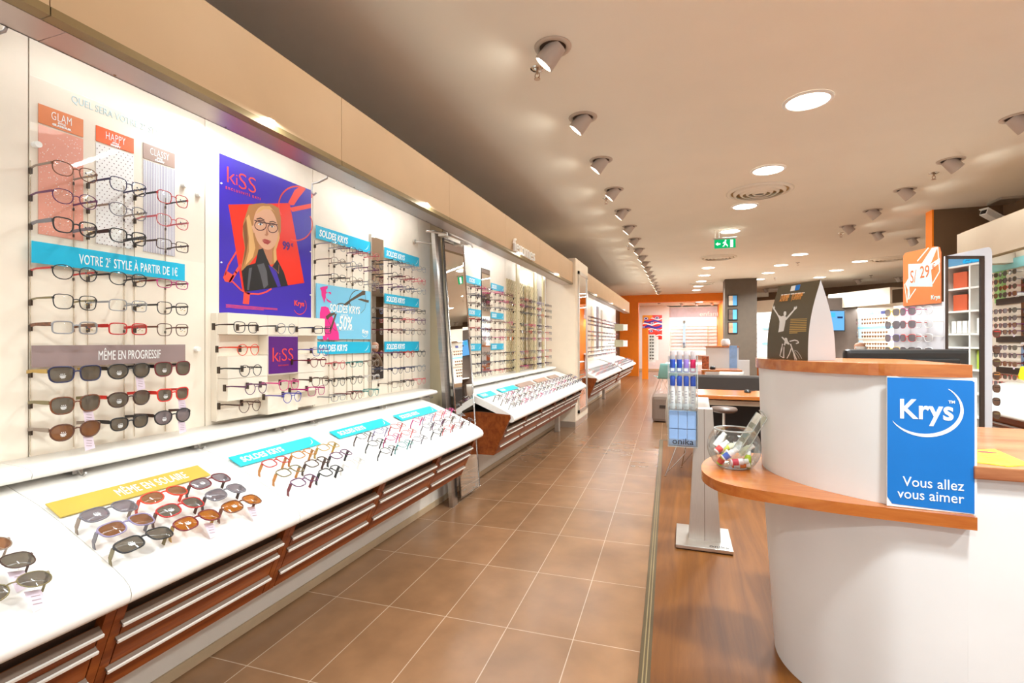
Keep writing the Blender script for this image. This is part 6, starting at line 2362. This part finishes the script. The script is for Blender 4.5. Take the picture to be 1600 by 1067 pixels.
t = thing('mouse', 'black computer mouse on the consulting table', 'mouse', (p.x, p.y, .766))
bmv = MB().lathe([(.0, .034), (.02, .032), (.036, .022), (.042, .008), (.040, .0)][::-1], (0, 0, 0), n=20)
o = bmv.build('shell', M_BLACK, t, local=True)
o.scale = (.85, 1.4, 1)
MB().tube([(0, .055, .008), (.02, .12, .004), (.10, .20, .004)], .003, n=5).build('cable', M_BLACK, t, local=True)
sx, sy_ = atD(1131, 640, 4.75).x, atD(1131, 640, 4.75).y
t = thing('stool', 'round brown padded stool on a steel post', 'stool', (sx, sy_, 0))
MB().lathe([(0, .655), (.09, .655), (.118, .668), (.122, .685), (.11, .70), (.0, .705)], (sx, sy_, 0), n=28).build('seat', mat('stool_brown', '#5d4a40', rough=.4), t)
q = MB().cyl((sx, sy_, .42), (sx, sy_, .655), .012, n=12)
q.cyl((sx, sy_, .06), (sx, sy_, .44), .022, n=14)
q.build('post', M_ALU, t)
for k in range(5):
    a = 2 * pi * k / 5 + .3
    MB().tube([(sx, sy_, .075), (sx + .12 * cos(a), sy_ + .12 * sin(a), .05), (sx + .14 * cos(a), sy_ + .14 * sin(a), .0)], .014, n=6).build('leg', M_ALU, t)

# ------------------------------------------------------------------ back right: brown wall, television, sunglasses wall
q = MB()
ol = [Vector((1.5, 21.0, 0)), Vector((7.4, 16.75, 0)), Vector((7.6, 17.0, 0)), Vector((1.6, 21.25, 0))]
q.prism(ol, (0, 0, 0), (0, 0, CEIL))
tag(q.build('wall_back', M_DARKWALL), 'brown wall at the back right of the shop', 'wall', kind='structure')
tag(MB().box(7.4, 7.5, -4, 17.2, 0, CEIL).build('wall_right', M_FARW), 'far right wall hidden behind the displays', 'wall', kind='structure')

A_, B_ = Vector((4.14, 16.0, 0)), Vector((4.89, 14.5, 0))
ed = (B_ - A_).normalized()
ang = math.atan2(ed.y, ed.x)
t = thing('sunglasses_wall', 'lit cream wall unit full of sunglasses left of the orange header', 'display unit', A_, rot=(0, 0, ang))
L_ = (B_ - A_).length + .25
MB().box(0, L_, -.05, 0.0, .0, 2.27).build('side_panel', M_PANEL, t, local=True)
MB().box(0, L_, -.42, -.36, 2.23, 2.60).build('header', M_FASCIA2, t, local=True)
MB().box(0, L_, -.42, 0, 2.60, 2.62).build('cover', M_FASCIA2, t, local=True)
MB().box(-.03, 0, -.40, 0, 0, 2.25).build('end_panel', M_PANEL, t, local=True)
MB().box(0, L_, -.50, -.05, .84, .88).build('counter', M_TOP, t, local=True)
MB().box(.62, .75, -.058, -.052, 1.0, 2.1).build('mirror_strip', mat('blue_strip', '#b7cfe0', rough=.3), t, local=True)
for k, (z, hx) in enumerate(((1.66, '#8fc6e6'), (1.36, '#c9b8a6'))):
    MB().box(.05, L_ - .3, -.062, -.051, z, z + .05).build('sign', mat('band_%d' % k, hx, rough=.4), t, local=True)
for k, hx in enumerate(('#7fd0e6', '#a8958a', '#4a4f8c', '#6fd6c6', '#a79a94', '#3f3f78')):
    x = .10 + .17 * k + (.35 if k > 2 else 0)
    MB().box(x, x + .12, -.060, -.051, 2.02, 2.10).build('sign', mat('chip_%d' % k, hx, rough=.4), t, local=True)
area_light('unit_light', A_ + ed * .9 + Vector((-ed.y * -.2, ed.x * -.2, 2.2)), (0, 0, -1), .05, 1.6, 20, COOL, parent=None)
Mr = Matrix.Translation(A_) @ Matrix.Rotation(ang, 4, 'Z')
rr = random.Random(44)
n_ = 0
for i, z in enumerate((1.90, 1.80, 1.56, 1.46, 1.27, 1.17, 1.07)):
    for j, x in enumerate((.10, .26, .42, .58, .86, 1.02, 1.18, 1.34, 1.50)):
        fc = rr.choice(['black', 'dark brown', 'brown', 'tortoise']) if j > 3 or i > 2 else rr.choice(['white', 'silver', 'rose', 'black'])
        small('large', fc, Mr @ Vector((x, -.135, z)), '%s sunglasses of the far lit wall unit, %s in the %s row' % (fc, ORD[j], ORD[i]), 'sunglasses of the far wall unit', rot=(0, 0, ang - pi / 2), lens='brown' if j > 3 else 'smoke', tl=.082)

t = thing('television', 'wall television with a light blue picture beside the tent card', 'television', (3.7, 14.6, 1.6), rot=(0, 0, YAW))
pa = atD(1295, 486, 13.0)
pb = atD(1319, 516, 13.0)
t.location = (pa.x, pa.y, pb.z)
w = (pb - pa).xy.length
h = pa.z - pb.z
MB().box(-.03, w + .03, 0, .05, -.03, h + .03, bev=.008).build('casing', M_BLACK, t, local=True)
MB().box(0, w, -.003, -.001, 0, h).build('screen', emit('tv_blue', '#6fb4f0', .95), t, local=True)
MB().box(w * .12, w * .42, -.006, -.0035, h * .68, h * .92).build('picture', emit('tv_cyan', '#4fc0e6', .9), t, local=True)
MB().box(w * .55, w * .9, -.006, -.0035, h * .62, h * .72).build('picture', emit('tv_dark', '#3a4a78', .6), t, local=True)
MB().box(w * .3, w * .4, .05, .35, h * .3, h * .7).build('wall_arm', M_BLACK, t, local=True)
tag(MB().box(pa.x - .25, pa.x + .75, pa.y + .38, pa.y + .6, 0, 2.5).build('wall_back', mat('tv_wall', '#5a4a40', rough=.6)), 'dark wall panel behind the television', 'wall', kind='structure')

# lit display between the column and the tent card
pa, pb = atD(1180, 472, 16.2), atD(1240, 472, 15.0)
ed = Vector((pb.x - pa.x, pb.y - pa.y, 0)).normalized()
ang = math.atan2(ed.y, ed.x)
t = thing('display_unit', 'lit wall unit of frames seen between the brown column and the tent card', 'display unit', (pa.x - .5 * ed.x, pa.y - .5 * ed.y, 0), rot=(0, 0, ang))
MB().box(0, 2.6, .30, .36, 0, 2.6).build('back_panel', M_PANELW, t, local=True)
MB().box(0, 2.6, -.05, 0.0, 2.26, 2.62).build('header', M_FASCIA2, t, local=True)
MB().box(0, 2.6, -.05, .36, 2.62, 2.64).build('cover', M_FASCIA2, t, local=True)
MB().box(0, 2.6, -.12, .30, .80, .86).build('counter', M_TOP, t, local=True)
MB().box(0, 2.6, .0, .30, 0, .80).build('base', M_DRAWER, t, local=True)
for k, (z, hx) in enumerate(((1.72, '#9fd3e4'), (1.22, '#9fd3e4'))):
    MB().box(.55, 1.25, .27, .295, z, z + .07).build('sign', mat('unit_sign_blue', hx, rough=.4), t, local=True)
area_light('unit_light', t.location + Vector((1.3 * ed.x, 1.3 * ed.y, 2.24)), (-ed.y * .3, ed.x * .3, -1), 2.4, .05, 26, COOL)
U2 = (Vector(t.location), ang)

# ------------------------------------------------------------------ seated man at the back
MX, MY = 2.90, 10.05
p = atD(1347, 541, 8.55)
MX, MY = p.x, p.y
t = thing('person', 'elderly man with thin white hair in a brown jacket, sitting behind the reception desk', 'person', (MX, MY, 0), rot=(0, 0, radians(200)))


def skin_body(name, verts, edges, radii, m, parent, levels=2):
    me = bpy.data.meshes.new(name)
    me.from_pydata([Vector(v) for v in verts], edges, [])
    o = bpy.data.objects.new(name, me)
    COL.objects.link(o)
    o.parent = parent
    md = o.modifiers.new('skin', 'SKIN')
    for i, r in enumerate(radii):
        me.skin_vertices[0].data[i].radius = (r, r) if not isinstance(r, tuple) else r
    me.skin_vertices[0].data[0].use_root = True
    md.use_smooth_shade = True
    sb = o.modifiers.new('sub', 'SUBSURF')
    sb.levels = levels
    sb.render_levels = levels
    me.materials.append(m)
    return o


V = [(0, 0, .50), (0, .01, .68), (0, .0, .88), (0, -.02, 1.0), (0, -.035, 1.07), (.17, 0, .97), (.24, -.08, .72), (.17, -.30, .62), (.14, -.38, .62), (-.17, 0, .97), (-.24, -.08, .72), (-.17, -.30, .62), (-.14, -.38, .62),
     (.10, -.05, .48), (.13, -.42, .50), (.13, -.42, .10), (.13, -.54, .05), (-.10, -.05, .48), (-.13, -.42, .50), (-.13, -.42, .10), (-.13, -.54, .05)]
Eg = [(0, 1), (1, 2), (2, 3), (3, 4), (3, 5), (5, 6), (6, 7), (7, 8), (3, 9), (9, 10), (10, 11), (11, 12), (0, 13), (13, 14), (14, 15), (15, 16), (0, 17), (17, 18), (18, 19), (19, 20)]
Rd = [(.15, .12), (.15, .12), (.17, .12), (.10, .08), .055, .075, .055, .042, .035, .075, .055, .042, .035, .095, .075, .05, .045, .095, .075, .05, .045]
M_SKINH = mat('skin', '#d09a7c', rough=.5)
M_JACK = mat('jacket_brown', '#6e5640', rough=.8)
M_TROU = mat('trousers_tan', '#8a7458', rough=.8)
skin_body('body', V, Eg, Rd, M_JACK, t)
tr = skin_body('trousers', [(0, -.01, .50), (.10, -.06, .485), (.13, -.42, .505), (.13, -.42, .13), (-.10, -.06, .485), (-.13, -.42, .505), (-.13, -.42, .13)], [(0, 1), (1, 2), (2, 3), (0, 4), (4, 5), (5, 6)], [.15, .105, .084, .06, .105, .084, .06], M_TROU, t)
hd = MB()
prof = [(0, -.115), (.035, -.110), (.055, -.085), (.068, -.05), (.076, -.01), (.080, .03), (.078, .065), (.064, .095), (.04, .112), (0, .12)]
hd.lathe(prof, (0, 0, 0), n=24)
hd.v = [Vector((p.x * .95, p.y * 1.18 - (.012 if p.z < -.05 and p.y < 0 else 0), p.z)) for p in hd.v]
hd.add([(0, -.088, .025), (-.013, -.090, -.022), (.013, -.090, -.022), (0, -.118, -.018)], [(0, 1, 3), (0, 3, 2), (1, 2, 3)], 0, True)
ho = hd.build('head', M_SKINH, t, local=True)
ho.location = (0, -.055, 1.195)
for s in (-1, 1):
    MB().lathe([(0, 0), (.006, .0), (.011, .003), (.0, .008)], (0, 0, 0), n=10).build('eye', M_BLACK, t, local=True)
    e = [o for o in t.children if o.name.startswith('eye')][-1]
    e.location = (s * .03, -.138, 1.215)
    e.rotation_euler = (pi / 2, 0, 0)
    ear = MB().lathe([(.004, -.02), (.012, -.015), (.016, .0), (.018, .015), (.008, .028)], (0, 0, 0), n=10).build('ear', M_SKINH, t, local=True)
    ear.location = (s * .078, -.045, 1.195)
    ear.scale = (.5, 1, 1)
MB().box(-.022, .022, -.003, .003, -.004, .004, bev=.002).build('mouth', INK['lip'], t, local=True)
mo = [o for o in t.children if o.name.startswith('mouth')][-1]
mo.location = (0, -.142, 1.145)
hr = MB()
hr.lathe([(.081, -.03), (.0845, .0), (.0845, .035), (.080, .05)], (0, 0, 0), n=24)
hr.v = [Vector((p.x * .97, p.y * 1.16 + .012, p.z)) for p in hr.v]
h_ = hr.build('hair', mat('hair_white', '#e4dfda', rough=.8), t, local=True)
h_.location = (0, -.047, 1.195)
for s in (-1, 1):
    for k in range(5):
        q = MB()
        bx = s * .14 + (k - 2) * .016
        ln = [.05, .075, .082, .076, .06][k]
        q.tube([(bx, -.38, .615), (bx, -.38 - ln * .5, .605), (bx, -.38 - ln, .585)], [.009, .008, .006], n=6)
        q.build('finger', M_SKINH, t, local=True)
    MB().box(s * .14 - .04, s * .14 + .04, -.395, -.33, .600, .630, bev=.012).build('hand', M_SKINH, t, local=True)
t2 = thing('chair', 'dark chair under the seated elderly man', 'chair', (MX, MY, 0), rot=(0, 0, radians(200)))
MB().box(-.24, .24, -.26, .22, .315, .375, bev=.02).build('seat', M_BLACK, t2, local=True)
MB().box(-.23, .23, .20, .25, .45, .86, bev=.02).build('backrest', M_BLACK, t2, local=True)
for a in (-.2, .2):
    for b in (-.22, .18):
        MB().cyl((a, b, 0), (a, b, .32), .014, n=8).build('leg', M_ALU, t2, local=True)
    MB().cyl((a, .21, .36), (a, .225, .5), .012, n=8).build('back_support', M_ALU, t2, local=True)

# ------------------------------------------------------------------ the many far frames nobody could single out, as one object
q = MB()
rr = random.Random(77)
LIB = [far_mb(s, .12, 8, 3) for s in ('soft square', 'oval', 'rectangular', 'round')]


def put(loc, M3, k):
    src = rr.choice(LIB)
    b = len(q.v)
    loc = Vector(loc)
    q.v.extend([M3 @ v + loc for v in src.v])
    for f, m, s in zip(src.f, src.m, src.s):
        q.f.append([b + i for i in f])
        q.m.append(k if m == 0 else 0)
        q.s.append(s)


I3 = Matrix.Identity(3)
R3 = Matrix.Rotation(CROT[1], 3, 'Y')
for y in [9.6 + .18 * j for j in range(34)]:
    for z in CZ:
        if rr.random() < .82:
            put((FX, y, z), I3, rr.choice([1, 2, 3, 4, 5, 6, 1, 3]))
for row in range(3):
    for y in [8.85 + .18 * j for j in range(17)] + [12.45 + .18 * j for j in range(17)]:
        put(on_slope(y, row), R3, rr.choice([1, 2, 3, 4, 5, 6]))
B3 = Matrix.Rotation(-pi / 2, 3, 'Z')
for x in [-.48 + .17 * j for j in range(11)]:
    for k in range(8):
        put((x, 24.06, 1.07 + .15 * k), B3, rr.choice([3, 4, 5, 6]))
u0, ua = U2
MU = Matrix.Translation(u0) @ Matrix.Rotation(ua, 4, 'Z')
RU = Matrix.Rotation(ua - pi / 2, 3, 'Z')
for i in range(15):
    for k in range(8):
        put(MU @ Vector((.10 + .165 * i, .165, .98 + .15 * k)), RU, rr.choice([1, 2, 3, 7, 5, 6]))
o = q.build('eyeglasses', [M_LENS, FM['brown'], FM['navy'], FM['grey'], FM['silver'], FM['lilac'], FM['rose'], FM['honey']])
tag(o, 'many tiny frames on the farthest boards and counters', 'glasses', kind='stuff')

# prints and panels that break up the far left boards
for i, (y, z0, z1, w, hx, l) in enumerate(((10.1, 1.0, 2.0, .16, '#3a3f52', 'dark narrow mirror strip just beyond the pillar'), (11.55, 1.05, 2.15, .35, '#e3cfa4', 'gold upright board beyond the pillar'), (12.3, 1.15, 2.2, .30, '#6a5f66', 'grey upright picture strip on the far left wall'),
                                       (13.0, 1.1, 2.15, .22, '#c9bfa8', 'sand coloured upright strip on the far left wall'))):
    tag(MB().box(WX + .001, WX + .012, y, y + w, z0, z1).build('board_strip', mat('strip_%d' % i, hx, rough=.4, vary=.2, scale=5), loc=(WX, y, z0)), l, 'board')
for i, z in enumerate((1.63, 1.18)):
    t = thing('box_sign', 'grey box sign sticking out over the farthest left counter, %s of two' % ['upper', 'lower'][i], 'sign', (-1.85, 14.2, z))
    MB().box(-1.85, -1.61, 14.18, 14.24, z, z + .195).build('panel', mat('sign_sand', '#b0a588', rough=.5), t)
    MB().box(-2.04, -1.85, 14.20, 14.22, z + .08, z + .11).build('arm', M_ALU, t)
    MB().box(-1.61, -1.50, 14.17, 14.25, z + .01, z + .18).build('white_end', M_WHITE, t)
